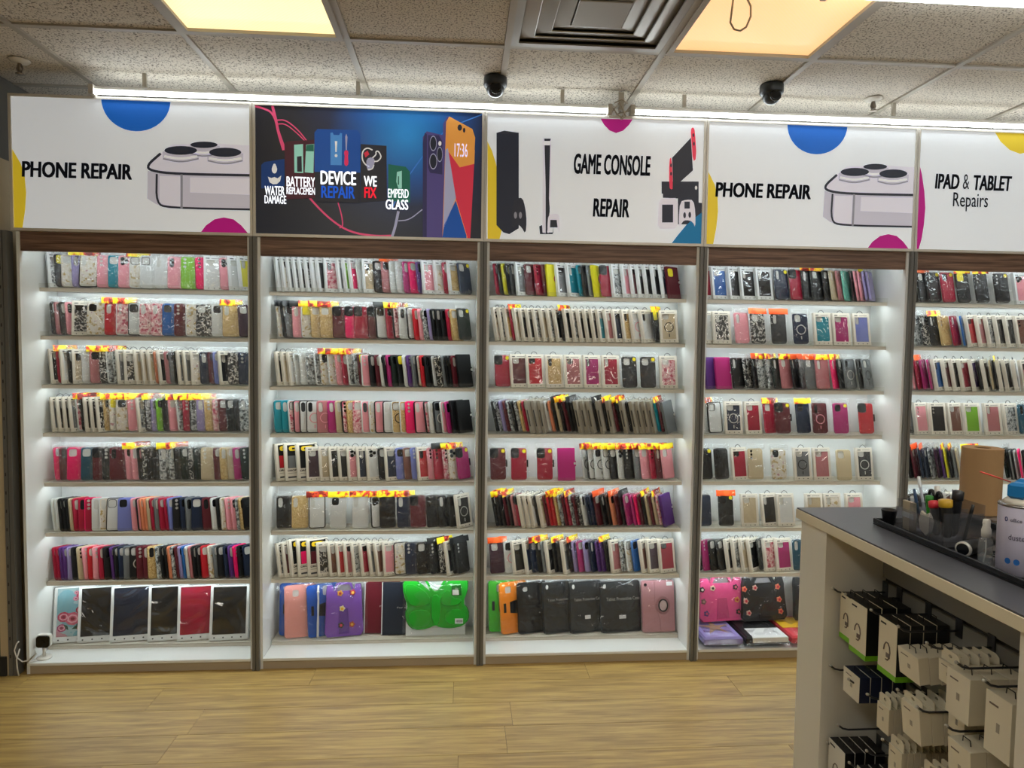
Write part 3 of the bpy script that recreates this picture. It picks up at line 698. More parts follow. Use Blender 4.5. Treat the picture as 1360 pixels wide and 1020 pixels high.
put('lens_set', MB().lathe([(.0085, 0), (.0085, .004), (.004, .005)], (.018, .003, .133), 12, 'y').lathe([(.0085, 0), (.0085, .004), (.004, .005)], (.018, .003, .112), 12, 'y').lathe([(.0075, 0), (.0075, .004), (.004, .005)], (.034, .003, .123), 12, 'y'), False)
# boxes
BW, BH, BD = .088, .160, .016
put('box', MB().plate([(0, 0), (BW, 0), (BW, BH), (0, BH)], [[(.011, .018), (.011, .140), (BW-.011, .140), (BW-.011, .018)]], BD-.001, .0006, back=False).box(.0, BW, BD-.0012, BD, 0, BH))
put('box_film', MB().box(.0105, BW-.0105, .0006, .001, .0175, .1405))
put('box_print', MB().box(.010, .026, -.0004, .0002, .146, .150).box(.034, BW-.014, -.0003, .0002, .1468, .1486).box(.018, .022, -.0003, .0002, .006, .010).box(.042, .046, -.0003, .0002, .006, .010).box(.064, .070, -.0003, .0002, .006, .010))
put('hang_tab', MB().tube([(BW/2-.016, BD/2, BH-.001), (BW/2-.011, BD/2, BH+.009), (BW/2, BD/2, BH+.014), (BW/2+.011, BD/2, BH+.009), (BW/2+.016, BD/2, BH-.001)], .0013, 5), True)
OW, OH, OD = .1, .174, .02
put('obox', MB().plate([(0, 0), (OW, 0), (OW, OH), (0, OH)], [[(.014, .058), (.014, .166), (OW-.010, .166), (OW-.010, .058)]], OD-.001, .0006, back=False).box(0, OW, OD-.0012, OD, 0, OH))
put('obox_back', MB().box(.0142, OW-.0102, .006, .01, .0582, .1658)); put('obox_case', MB().box(.018, OW-.016, .002, .006, .059, .116))
put('obox_logo', MB().plate(rrect(.022, OW-.020, .138, .160, .010, 4), [], .002, y0=-.0012)); put('obox_logo_print', MB().box(.036, OW-.036, -.0015, -.0010, .145, .153))
G['obox_text'] = text_mesh('DROP', .012, .052, .043, .052, .03, 0, .0005, 0.0)
put('obox_print', MB().box(.012, .07, -.0004, .0002, .034, .0355).box(.012, .05, -.0004, .0002, .012, .020))
put('spine_box', MB().bbox(0, BW, 0, .019, 0, BH, .0006)); put('spine_print', MB().box(-.0006, .0004, .0065, .0125, .035, .115))
put('card_box', MB().bbox(0, .085, 0, .014, 0, .155, .0006)); put('card_dot', MB().plate(ell(.06, .085, .024, .024, 18), [], .0008, y0=-.0006))
# bags
def bag_mesh(w_, h_, seed):
    rnd = random.Random(seed); nx, nz = 6, 8; vs = []; fs = []
    for j in range(nz+1):
        for i in range(nx+1):
            u, v = i/nx, j/nz; e = min(1, 4*min(u, 1-u))*min(1, 5*min(v, 1-v))
            vs.append((w_*u+(rnd.uniform(-.003, .003) if 0 < i < nx else rnd.uniform(-.0015, .0015)), -.0011-.0008*e+rnd.uniform(-.0006, .0006)+.0032*(1-e), h_*v+(rnd.uniform(-.003, .003) if j else 0)))
    for j in range(nz):
        for i in range(nx): a = j*(nx+1)+i; fs.append((a, a+1, a+nx+2, a+nx+1))
    return MB().add(vs, fs)
for k in range(4): put('bag%d' % k, bag_mesh(.098, .162, k), True)
for k in range(3):
    rnd = random.Random(50+k); n = 6; vs = []; fs = []
    for j, z in enumerate((.150, .164, .178)):
        for i in range(n+1): vs.append((.098*i/n, -.0010+rnd.uniform(-.0012, .0010)+(.0015 if j == 2 else 0), z+rnd.uniform(-.0015, .0015)))
    for j in range(2):
        for i in range(n): a = j*(n+1)+i; fs.append((a, a+1, a+n+2, a+n+1))
    put('header%d' % k, MB().add(vs, fs), True)
# folios
put('folio', MB().bbox(0, .084, 0, .014, 0, .156, .002)); put('folio_clasp', MB().bbox(.078, .088, -.0012, .015, .068, .094, .001)); put('folio_button', MB().lathe([(.006, 0), (.006, .0018), (.003, .0024)], (.083, -.0010, .081), 12, 'y'))

ORD = ['first', 'second', 'third', 'fourth', 'fifth', 'sixth', 'seventh', 'eighth', 'ninth', 'tenth', 'eleventh', 'twelfth', 'thirteenth', 'fourteenth', 'fifteenth', 'sixteenth', 'seventeenth', 'eighteenth', 'nineteenth', 'twentieth']
for tens in ('twenty', 'thirty', 'forty'):
    ORD += [tens+'-'+o for o in ORD[:9]] + [{'twenty': 'thirtieth', 'thirty': 'fortieth', 'forty': 'fiftieth'}[tens]]
SHELF = ['top', 'second', 'third', 'fourth', 'fifth', 'sixth', 'seventh', 'bottom']
KIND = {'B': ('boxed_phone_case', 'boxed', BW, .0187), 'G': ('bagged_phone_case', 'bagged', .098, .0134), 'C': ('phone_case', 'bare', CW, .0104), 'K': ('phone_case', 'bare', CW, .0104),
        'O': ('boxed_phone_case', 'boxed', OW, .021), 'S': ('slim_case_box', 'closed grey slim', BW, .0222), 'W': ('folio_phone_case', 'folio', .088, .0185), 'I': ('boxed_phone_case', 'card boxed', .085, .0150)}
def cams(kind, c, rnd):
    if kind == 'W': return 'none'
    return rnd.choice(['sq', 'sq', 'sq', 'pill', 'pill', 'dots'])
def add_case(par, c, fl, rnd, dx=0, dz=0, dy=0, tight=False, clear=False, rimc=None, cut=None):
    """one case under PAR: shell with a real camera opening, the insert seen through it, rings and stickers"""
    cut = cut or cams('C', c, rnd); loc = (dx, dy, dz)
    if clear:
        obj('rim', G['rim'], rimc or cmat('w'), par, loc)
        obj('back_panel', G['panel_'+cut], cmat(c), par, loc)
    else:
        obj('shell', G['shell_'+('none' if 'D' in fl else cut)], cmat(c), par, loc)
    if cut != 'none' and not tight and 'D' not in fl:
        obj('camera_cutout', G['cut_'+cut], M['insert'] if rnd.random() < .75 else M['lens'], par, loc)
        if clear and cut == 'sq' and rnd.random() < .5: obj('camera_ring', G['camera_ring_sq'], M['rimk'], par, loc)
        elif cut == 'sq' and rnd.random() < .25 and c in 'fwsp': obj('camera_lenses', G['lens_set'], M['lens'], par, loc)
    if 'D' in fl:
        obj('camera_bumper', G['rugged_top'], M['rimk'], par, loc); obj('side_clip', G['rugged_clip'], M['rimk'], par, loc)
    if 'L' in fl: obj('magnet_ring', G['magnet_ring'], M['rimk'] if c in 'wfagq' and rnd.random() < .7 else (M['insert'] if c in 'kngbt' else cmat('p')), par, loc)
    if 'Y' in fl: obj('sticker', G['sticker'], M['sticker'], par, loc)
    if 'W' in fl: obj('camera_cover', G['yellow_cut'], M['sticker'], par, loc)
n_items = 0
def build_item(kind, c, fl, loc, rot, tight, seed, label, group, cool):
    rnd = random.Random(seed)
    nm = KIND[kind][0]
    t = thing(nm, label, 'phone case', loc, rot, group)
    if kind == 'B':
        obj('box', G['box'], M['box_cool'] if cool else M['box_white'], t)
        cut = cams('C', c, rnd); o = (.006, .003, -.002 if True else 0)
        add_case(t, c, fl.replace('Y', ''), rnd, .006, .006, .0018, tight, False, None, cut)
        if not tight: obj('window_film', G['box_film'], M['filmw'], t)
        obj('box_print', G['box_print'], M['hook_tab'], t)['kind'] = 'stuff'
        obj('hang_tab', G['hang_tab'], M['hook_tab'], t)
        if 'Y' in fl: obj('sticker', G['sticker'], M['sticker'], t)
    elif kind == 'O':
        obj('box', G['obox'], M['box_white'], t); obj('inner_tray', G['obox_back'], M['rimk'], t); obj('shell', G['obox_case'], cmat(c), t)
        l = obj('logo_badge', G['obox_logo'], plain('badge_yellow', '#e8c81c', .4), t); obj('logo_print', G['obox_logo_print'], M['rimk'], l)
        obj('lettering', G['obox_text'], M['rimk'], t); obj('box_print', G['obox_print'], M['hook_tab'], t)
        obj('hang_tab', G['hang_tab'], M['insert'], t, (.006, .002, .014))
    elif kind == 'S':
        obj('box', G['spine_box'], M['box_grey'], t); obj('spine_print', G['spine_print'], M['hook_tab'], t); obj('hang_tab', G['hang_tab'], M['hook_tab'], t)
    elif kind == 'I':
        obj('box', G['card_box'], cmat(c), t); obj('print_dot', G['card_dot'], plain('print_magenta_dot', '#a81d50', .4), t)
    elif kind == 'W':
        obj('cover', G['folio'], cmat(c), t); k = obj('clasp', G['folio_clasp'], cmat(c), t); obj('button', G['folio_button'], M['insert'], k)
        if 'W' in fl: obj('camera_cover', G['yellow_cut'], M['sticker'], t)
    elif kind in 'CK':
        rim = {'w': cmat('w'), 'c': cmat('h'), 'M': cmat('M')}.get(c) if kind == 'K' else None
        if kind == 'K' and rnd.random() < .5 and c in 'wpfjg': rim = M['rimk']
        add_case(t, c, fl, rnd, tight=False, clear=kind == 'K', rimc=rim)
    elif kind == 'G' or kind == 'Q':
        clear = c in 'w' or (c in 'fjs' and rnd.random() < .4)
        add_case(t, c, fl, rnd, .011, .005, .001, tight, clear, M['rimk'] if rnd.random() < .3 else None)
        obj('bag', G['bag%d' % (seed % 4)], M['bag'], t)
        h = M['flame'] if 'F' in fl else M['orangeh'] if 'R' in fl else M['blackh'] if 'K' in fl else M['clearh']
        obj('header', G['header%d' % (seed % 3)], h, t)
    return t
def place_row(bay, row, segs, roll=0.0, cool=False, ns=0):
    global n_items
    items = []
    for off, s, txt in segs:
        for tok in txt.split():
            x, d = tok.split(':'); kind, c, fl = d[0], d[1], d[2:]
            items.append([off+float(x)/s, kind, c, fl])
    items.sort(key=lambda q: q[0])
    zt = SHELF_Z[row]; ym = pix((bay+.5, .17, zt+.075))[1]
    rr = random.Random(bay*100+row)
    n = len(items); X = []
    for it in items: X.append(max(on_y(it[0], ym, .165).x-.004, bay+.031))
    # fan the row: each item stands in front of the one before it, none cuts another
    SMAX = math.sin(.86 if len(items) > 36 else .80); TE = [KIND[q[1]][3] for q in items]; WD = [KIND[q[1]][2] for q in items]; X0 = list(X); phi = [.3]*n
    for _ in range(3):
        X = [X0[i]+.075*(.18*math.sin(phi[i])+abs(roll)) for i in range(n)]
        lo = lambda i: bay+.0300+(TE[i]+.175*.18)*math.sin(phi[i])+.175*(abs(roll)+.012)
        X[0] = max(X[0], lo(0))
        for i in range(1, n): X[i] = max(X[i], X[i-1]+TE[i]/SMAX+.0004, lo(i))
        lim = bay+.9665-WD[-1]*.74
        if X[-1] > lim:
            X[-1] = lim
            for i in range(n-2, -1, -1): X[i] = min(X[i], X[i+1]-TE[i+1]/SMAX-.0004)
        nextphi = 0
        for i in range(n-1, -1, -1):
            kind = items[i][1]
            if i == n-1:
                av = bay+.9665-X[i]
                phi[i] = .05 if av >= WD[i] else min(math.acos(max(.6, av/WD[i])), .8)
            else:
                p = X[i+1]-X[i]
                if p > WD[i]+.004: phi[i] = rr.uniform(.02, .05)
                else:
                    f_ = math.asin(min(SMAX, (TE[i+1]+.0010)/p))
                    for _k in range(3):     # clear the far edge of the one in front as well
                        l_ = max(0, min(WD[i]*math.cos(f_)-p, WD[i+1]*math.cos(nextphi)))
                        f_ = max(f_, math.atan(((TE[i+1]+.0012)/math.cos(nextphi)+l_*math.tan(nextphi))/(p+l_)))
                    phi[i] = min(f_, .86)
            # an item near the end panel turns until it clears it
            av = bay+.9665-X[i]
            if av < WD[i]*math.cos(phi[i]): phi[i] = min(math.acos(max(.6, av/WD[i])), .85)
            if kind == 'S': phi[i] = max(phi[i], .74)
            nextphi = phi[i]
    for i, (px, kind, c, fl) in enumerate(items):
        nm, adj, wd, te = KIND[kind]
        lean = .178
        p = (X[i+1]-X[i]) if i < n-1 else wd
        yf = SF+.006
        loc = (X[i], yf, zt+.0004+te*math.sin(lean))
        rot = (-lean, roll-rr.uniform(0, .012), phi[i])
        lab = '%s %s phone case, %s from the left, %s shelf, %s bay' % (cname(c), adj, ORD[i], SHELF[row], NAMES[bay])
        if kind == 'S': lab = 'closed slim grey case box, %s from the left, %s shelf, %s bay' % (ORD[i], SHELF[row], NAMES[bay])
        build_item(kind, c, fl, loc, rot, p < .024, bay*1000+row*100+i, lab, 'phone cases on the %s shelf of the %s bay' % (SHELF[row], NAMES[bay]), cool)
        n_items += 1
A1, B1 = (40, 8.5), (190, 8.5); A2, B2 = (40, 7.85), (190, 7.85)
def sg(a, t): return (a[0], a[1], t)
place_row(0, 0, [sg(A1, '100:Bs 215:GkW 330:Gf 470:GvF 545:GfF 745:Gp 870:Gt 985:Gp 1110:GfF 1230:Gw'), sg(B1, '120:Gw 265:Gp 415:Ge 585:Gh 705:Bw 860:Gp 990:Bw 1125:By')], cool=True)
place_row(0, 1, [sg(A1, '50:Gk 150:Go 250:Gk 410:Gp 470:Bx 630:Gf 830:GrF 960:GjF 1095:Gw 1215:Gj'), sg(B1, '80:Gj 205:Gb 340:Gm 470:Gf 585:Gx 765:Gw 885:GqF 1075:GU')])
place_row(0, 2, [sg(A1, '70:Bk 215:GcF 285:Bw 390:Gk 460:Ba 580:Gw 670:GoF 785:GxF 870:GsF 945:Gs 1005:Bg 1090:Bx 1215:Ba 1300:Ba'), sg(B1, '30:Ba 80:GO 130:Bk 225:Go 280:Gg 345:Gk 395:Bg 465:Bg 540:Bf 640:Gn 740:Gm 800:Gl 885:Bk 950:Gx 1070:Gn')])
place_row(0, 3, [sg(A2, '50:Bg 130:Bk 215:Bk 300:Bg 385:GjF 480:GkF 525:Bk 600:Bk 660:BxF 720:GqF 800:GfWF 890:GfF 1020:GpF 1150:Bs'), sg(B2, '20:GsF 85:Gv 140:Ge 205:Gk 270:GpF 360:GsF 410:GcF 480:GsF 555:GvF 640:Gq 725:Gj 785:Gm 870:Gk 950:Gk 1005:Gs')])
place_row(0, 4, [sg(A2, '95:Gh 225:Gm 375:Gh 520:GT 645:GmD 745:Gk 820:Gm 1000:GpF 1060:GpF 1130:Gk 1190:Gk'), sg(B2, '0:Gx 75:Gk 165:GsF 270:GsF 330:Gk 400:Gd 480:Gx 540:Gd 595:Ga 735:Gm 800:Gq 880:Ga 945:GM 1050:Gd')])
place_row(0, 5, [sg(A2, '140:Kw 185:Kw 255:Ck 340:Ck 380:Ck 430:Ca 470:Cc 510:Cc 590:Kc 665:Kw 745:Kf 815:Kw 930:Cl 1085:Cp 1145:Kp 1180:CO'), sg(B2, '5:CO 45:Ca 80:Cc 130:Cg 195:Cc 255:Cc 285:Cl 310:Ck 415:Cn 470:Cg 520:Cn 640:Cm 735:Cw 795:Ck 815:Cf 885:Cp 945:Cp 1000:Cs 1050:Cq 1075:Ck')])
place_row(0, 6, [sg(A2, '95:Cc 190:Cc 275:Cu 335:Cu 415:Cv 465:Ck 525:Ca 585:Cp 615:Cr 680:Cp 740:Cc 795:Ck 875:Cu 900:Ck 930:Cn 995:Cg 1060:CkL 1130:Cm 1200:Cm'), sg(B2, '70:Cq 165:Cs 215:Ck 260:Ck 290:CO 315:Cs 370:Cm 400:Cv 440:Cb 475:Cw 510:Co 535:Ck 590:Ck 630:Cr 705:Cf 760:Cg 800:Ck 870:Cn 920:Cu 975:Ch 1010:Ck 1075:Cn')])
A3, B3 = (345, 8.16), (490, 8.16); A4, B4 = (345, 7.845), (490, 7.845)
place_row(1, 0, [sg(A3, '90:Bw 155:Bf 250:Bg 310:Bg 370:Bk 440:Bs 525:Bw 605:Bk 680:Bj 870:Bg 930:Be 990:Bh 1060:Gw 1120:Ba'), sg(B3, '45:Gk 135:GoR 220:Gw 290:Gw 370:GM 440:Gh 525:Gu 590:Bp 730:Bf 805:Gc 880:Bq 975:GnY')], cool=True)
place_row(1, 1, [sg(A3, '90:GfK 205:GkK 275:GgK 320:GpK 440:GfWF 545:GqF 640:GqF 780:GmD 915:GhD 1015:GcD 1165:GmD'), sg(B3, '70:GwK 185:GcF 260:GjF 320:Gw 410:Gw 500:Cr 560:Cp 605:Cs 665:Cv 700:Ck 740:Ck 800:Ck 865:Cc 905:Cq 975:GdY')])
place_row(1, 2, [sg(A4, '105:Bk 185:Ba 265:Bw 320:Gw 405:Gw 490:Gs 575:Gs 630:GfF 710:GfF 795:GpF 860:GcF 920:GsF 985:Gs 1020:GmW 1075:Kp'), sg(B4, '25:Ck 90:Cm 140:Cw 155:Ck 180:CM 250:Cd 315:CkW 380:Cw 410:Cu 465:Cg 515:Kf 555:Cr 600:Ck 665:Kw 720:Cx 790:Cx 850:Cg 895:Ck 935:Ck 985:Cm 1010:Wk')])
place_row(1, 3, [sg(A4, '120:Ct 245:Ct 320:Kj 370:Kp 430:Kw 500:KwL 610:CoL 725:CM 810:Ca 875:Kj 925:Cq 985:Cj 1075:Kp 1155:Kf'), sg(B4, '75:KpL 160:Kw 250:KqL 335:Kq 395:Ch 490:Kp 600:Kj 640:Kw 695:KgL 770:Kp 825:KM 920:Wk 1000:Wk')])
place_row(1, 4, [sg(A4, '120:Or 280:Og 410:Ok 500:BU 640:Ba 745:Bk 840:Bk 930:Bp 1030:Bn 1130:Bw'), sg(B4, '95:Gk 185:Bn 275:Gl 360:Gz 440:Gl 520:Br 610:Gp 670:GcK 775:GjF 830:GfF 935:GMDY')])
place_row(1, 5, [sg(A4, '125:Gk 320:Gq 500:GwF 720:GwF 950:GwF 1150:GwF'), sg(B4, '100:GkF 280:GnF 420:GmD 590:GkY 715:Gk 830:Gk 960:BkL')])
A5, B5 = (345, 6.374), (490, 6.374)
place_row(1, 6, [sg(A5, '95:Bs 160:Bm 235:Ok 310:Oh 420:Om 500:Bx 600:Bz 670:Br 735:Bo 800:Bs 870:Bc'), sg(B5, '20:Bg 75:Bz 130:Bp 205:Gf 300:Gn 400:Gk 510:GkK 600:GxF 700:Bk 740:GkK 790:GkK')])
A6, B6 = (640, 8.497), (775, 8.497); A7, B7 = (640, 8.159), (775, 8.159); A8, B8 = (640, 7.85), (775, 7.85); A9, B9 = (640, 6.8), (775, 6.8)
place_row(2, 0, [sg(A6, '80:Gc 120:Gk 175:Gy 215:Gk 300:Gk 365:Bg 480:Gm 600:Gc 690:Gm 745:Iy 855:Bg 980:Bt 1085:Gt 1130:Gk'), sg(B6, '50:Gg 125:Iy 165:GcD 330:Bs 455:Bp 550:Bm 625:Bk 705:Bk 795:Bk 890:Bn 945:WmW')], cool=True)
place_row(2, 1, [sg(A6, '75:Bf 150:Bs 215:BqF 300:GcF 370:Ba 455:Bk 535:Bk 610:Bs 690:Ba 770:Bs 845:Bk 880:GkF 955:Bk 1035:Bs 1110:Bk'), sg(B6, '35:Bk 110:Bk 175:Bt 260:Bo 350:Bn 450:Bq 550:BwL 660:Bw 785:GkWF 860:BaL')], roll=-.03)
place_row(2, 2, [sg(A7, '130:GcDY 320:Bm 495:Br 700:Bq 905:Bo 1110:BM'), sg(B7, '210:Bc 405:GkY 600:GkY 830:Bj')])
place_row(2, 3, [sg(A7, '75:Gk 120:Gs 160:Gv 195:Gm 245:Gs 290:Gk 320:Gs 360:Gq 420:Gc 470:Sg 535:Sg 600:Sg 690:Gw 735:GO 800:GkK 865:GaF 900:GkF 960:Gm 1035:GkK 1090:Gk'), sg(B7, '15:Sg 60:Sg 110:Sg 210:GkK 250:Sg 305:GkF 365:Sg 405:GmF 440:GkF 480:Sg 525:Gk 555:Sg 605:Sg 665:Sg 735:Sg 800:GtF 850:Gm 900:Wg')], roll=-.11)
place_row(2, 4, [sg(A8, '70:GmDY 290:GcDY 560:GcDY 800:WM 1045:GwLF'), sg(B8, '10:GwLF 105:GwLF 190:GwLF 265:GkF 350:GwF 415:GkF 520:GgF 590:GpF 685:GcF 750:GmF 815:GpLF')])
place_row(2, 5, [sg(A8, '50:GkF 95:GkF 135:Gk 185:GmF 235:Gk 265:Go 310:GcD 370:Bw 430:Bw 480:Bw 515:Gk 560:Ba 605:Gm 640:GrF 680:GrF 715:GqF 760:Gs 810:Gm 850:GcF 900:Gs 935:Gm 990:Gx 1040:Gw 1100:Gn'), sg(B8, '40:Gn 120:GmR 190:Gk 245:Gk 285:GOR 340:Gm 390:GkK 430:GM 505:GM 545:Gh 590:Gm 620:GkF 660:Ga 710:Gm 750:GaF 800:Gj 840:Wu')], roll=-.07)
place_row(2, 6, [sg(A9, '60:GUR 200:GwL 290:Bk 405:Bn 440:GnF 500:GkF 545:Gg 600:Bk 650:GkF 690:Gk 745:Bg 790:GkF 810:Gv 860:GM'), sg(B9, '5:Gv 60:Gn 120:Gu 160:GuF 200:Gk 255:Bo 330:Gs 380:Gf 440:Gb 530:Bz 560:BU 690:Bc')])
A10, B10 = (920, 8.497), (1055, 8.497); A11, B11 = (920, 8.159), (1055, 8.159); A12, B12 = (915, 7.845), (1030, 8.497)
place_row(3, 0, [sg(A10, '90:Bc 220:Bb 410:Bk 545:Bk 720:Bk 910:GnY 1085:GcD'), sg(B10, '75:GkF 185:GkF 320:Gk 400:Ga 480:Go 545:GJ 640:Gk 690:Gp 720:GpF 820:Gv 870:Gv')], cool=True)
place_row(3, 1, [sg(A10, '40:Bw 235:Bx 460:Gp 640:GxR 870:GkR 1115:GnL'), sg(B10, '225:Bt 435:BM 665:Bl')])
place_row(3, 2, [sg(A11, '80:GM 110:Wu 255:WM 415:Gk 555:Gx 650:GkR 700:GsF 800:GsF 860:Gd 945:GoF 1075:GkR'), sg(B11, '50:GsR 85:GgR 220:GoF 400:GhF 470:Gk 530:GgL 690:Gk 740:GgL')])
place_row(3, 3, [sg(A11, '60:GwF 150:Gw 350:BnL 570:Bc 760:GcF 880:GmDY 1110:GnF'), sg(B11, '180:GmL 405:GMY 680:GrD')])
place_row(3, 4, [sg(A12, '80:GkY 255:Gk 450:Bc 600:Ga 840:Gf'), sg(B12, '210:BgL 430:Bo 690:Ca 910:BkL')])
place_row(3, 5, [sg(A12, '60:Gn 290:GkYR 545:Ba 765:Bk 925:Bw'), sg(B12, '345:Ba 555:Bf 800:Bp')])
place_row(3, 6, [(915, 5.669, '60:Gk 95:GM 150:Gk 215:Gk 290:Bk 340:Bs 400:Ba 460:Bk 520:Gk 570:Bj 660:BM 770:GT')])
A13, A14 = (1200, 7.556), (1200, 8.163)
place_row(4, 0, [sg(A13, '80:Gk 130:GkR 225:GkY 365:GcY 515:GkWF 700:GkF 895:GkY 1110:Bp')], cool=True, roll=-.03)
place_row(4, 1, [sg(A13, '85:Gs 170:Gx 250:GkF 350:Gq 475:Gc 580:Gb 620:Br 745:Bo 840:Bs 930:Bk 1030:Bk 1130:Bz')], roll=-.05)
place_row(4, 2, [sg(A14, '85:Gp 120:GcR 190:GM 270:GM 330:Bb 440:Bm 530:Bk 620:Bc 740:Bu 810:Gk 870:BkF 940:Ga 970:GkF 1020:Bk 1100:Bk 1200:Bk 1270:Bo')], roll=-.05)
place_row(4, 3, [sg(A14, '55:Gk 95:Bp 285:Bk 490:Bz 655:Be 880:Bo 1090:Bs 1230:GT')])
place_row(4, 4, [(1190, 7.288, '105:Gk 155:GmR 230:GnR 260:Gn 320:Gs 385:GU 440:GuF 470:Gy 500:GkF 555:Gg 590:Ga 620:GuF 1040:Gd 1090:Kw 1130:Kw 1190:Kc 1230:Ck')], roll=-.06)
place_row(4, 5, [(1190, 7.288, '120:Gk 220:Gk 330:Gg 430:Gd 490:Bc 570:Bl 620:GyF')])

# ------------------------------------------------------------------ tablet cases on the bottom shelves
ZB = SHELF_Z[7]
def at_px(px, z, y=.165):
    return on_y(px, pix((2.5 if px > 600 else 1.0, y, z))[1], y).x
def stand(name, label, px, w_, phi, cat='tablet case', lean=.17, z=None, y=None, te=.026, mg=.041, group='tablet cases along the bottom shelves'):
    X = at_px(px, .19)+.10*lean*math.sin(phi)
    bb = int(X); X = max(X, bb+mg+(te+.25*lean)*math.sin(phi)) if X-bb < .2 else X
    return thing(name, label, cat, (X, (SF+.007) if y is None else y, (ZB if z is None else z)+te*math.sin(lean)+.0005), (-lean, 0, phi), group)
TW, TH = .175, .25
def tbox(px, mat, label, phi, film_=True):
    t = stand('boxed_tablet_case', label, px, TW, phi, mg=.031)
    obj('box', MB().plate([(0, 0), (TW, 0), (TW, TH), (0, TH)], [[(.012, .026), (.012, TH-.006), (TW-.012, TH-.006), (TW-.012, .026)]], .016, .0006, back=False).box(0, TW, .0165, .0175, 0, TH), M['box_cool'], t)
    obj('tablet_cover', MB().bbox(.012, TW-.012, .005, .015, .026, TH-.006, .002), mat, t)
    obj('window_film', MB().box(.0118, TW-.0118, .001, .0015, .0255, TH-.0055), M['filmt'], t)
    mb = MB()
    for k in range(4): mb.box(.02+.04*k, .026+.04*k, -.0004, .0002, .010, .016)
    obj('box_print', mb, M['hook_tab'], t)['kind'] = 'stuff'
    return t
M['filmt'] = film('loose_window_film', (1, 1, 1), .005, .05, 1.0, 6, .05, .05)
rose = pattern('rose_print_ground', 'noise', ['#c98f9c', '#a9c6cc', '#7fb4c2'], 9, .4, [0, .44, .55])
tb = tbox(63, rose, 'boxed tablet case with a printed rose bouquet', .17)
for cx, cz, r, c in ((.040, .115, .026, '#c2405e'), (.078, .105, .033, '#d2637c'), (.034, .066, .020, '#a83a6e'), (.118, .208, .030, '#cf4d6d'), (.108, .142, .019, '#b8304a'), (.088, .195, .012, '#d98aa0'), (.116, .088, .020, '#b3273f'), (.09, .222, .010, '#d98aa0'), (.105, .062, .010, '#c2405e')):
    f = obj('rose', MB().plate(ell(cx, cz, r, r*.9, 9), [], .0012, y0=.0040), plain('rose_'+c[1:], c, .5), tb)
    obj('rose_petals', MB().plate(ell(cx, cz, r*.72, r*.62, 7), [ell(cx, cz, r*.5, r*.42, 7)[::-1]], .0008, y0=.0034), plain('rose_pale', '#e6a9b4', .5), f)
    obj('rose_heart', MB().plate(ell(cx, cz, r*.28, r*.24, 6), [], .0008, y0=.0032), plain('rose_deep', '#8a1f3a', .5), f)
mb = MB()
for cx, cz, a in ((.075, .058, .4), (.062, .055, 2.2), (.092, .062, 1.0)):
    mb.plate([(cx, cz), (cx+.02*math.cos(a-.4), cz+.02*math.sin(a-.4)), (cx+.032*math.cos(a), cz+.032*math.sin(a)), (cx+.02*math.cos(a+.4), cz+.02*math.sin(a+.4))], [], .001, y0=.0038)
obj('rose_leaves', mb, plain('leaf_green', '#2c5a44', .5), tb)
tbox(104, plain('tablet_black', '#101215', .3), 'black boxed tablet case right beside the rose printed one', .17)
tbox(147, plain('tablet_navy', '#1a2438', .25), 'navy boxed tablet case, third from the rose printed one', .16)
tbox(197, plain('tablet_black', '#101215', .3), 'black boxed tablet case between the navy and crimson boxed ones', .17)
tbox(236, cmat('c'), 'crimson boxed tablet case on the bottom shelf of the leftmost bay', .16)
tbox(279, plain('tablet_black', '#101215', .3), 'black boxed tablet case beside the crimson one, against the upright', .06)

M['tbag'] = film('tablet_bag', (.98, .98, .99), .012, .05, 1.0, 9, .07, .035)
def tbag(t, w_, h_, seed=0, m=.012):
    rnd = random.Random(seed); nx, nz = 7, 9; vs = []; fs = []
    for j in range(nz+1):
        for i in range(nx+1):
            u, v = i/nx, j/nz; e = min(1, 5*min(u, 1-u))*min(1, 6*min(v, 1-v))
            vs.append((-m+(w_+2*m)*u, -.004-.002*e+rnd.uniform(-.0012, .0012)+.006*(1-e), (h_+m*.8)*v+(rnd.uniform(0, .004) if j == 0 else 0)))
    for j in range(nz):
        for i in range(nx): a = j*(nx+1)+i; fs.append((a, a+1, a+nx+2, a+nx+1))
    return obj('bag', MB().add(vs, fs), M['tbag'], t, smooth=True)
def slab_case(px, w_, h_, mat, label, phi, hole=None, stand_mat=None, strap=False, seed=1, y=None):
    t = stand('tablet_case', label, px, w_, phi, y=y)
    holes = [rrect(*hole, .008, 3)[::-1]] if hole else []
    obj('shell', MB().plate(rrect(0, w_, 0, h_, .016, 4), holes, .010, .0025), mat, t)
    if hole: obj('camera_cutout', MB().box(hole[0]-.003, hole[1]+.003, .006, .009, hole[2]-.003, hole[3]+.003), M['insert'], t)
    if stand_mat:
        k = obj('kickstand', MB().plate([(w_*.34, h_*.40), (w_*.75, h_*.36), (w_*.75, h_*.66), (w_*.34, h_*.61)], [], .004, .001, y0=-.003), stand_mat, t)
        obj('hinge', MB().bbox(w_*.12, w_*.20, -.003, .002, h_*.42, h_*.60, .001), stand_mat, t)
    tbag(t, w_, h_, seed)
    return t
blk = cmat('k')
royal = plain('tablet_royal_blue', '#1653b0', .3)
slab_case(356, .16, .245, royal, 'royal blue bagged tablet case with black kickstand at the upright', .12, (.018, .032, .215, .229), blk, seed=1, y=SF+.044)
slab_case(378, .15, .245, plain('tablet_salmon', '#e39b92', .35), 'salmon pink bagged tablet case with square camera hole', .26, (.038, .066, .19, .222), None, seed=2)
slab_case(409, .15, .245, royal, 'royal blue bagged tablet case behind the purple children case', .42, (.075, .11, .19, .235), blk, seed=3)
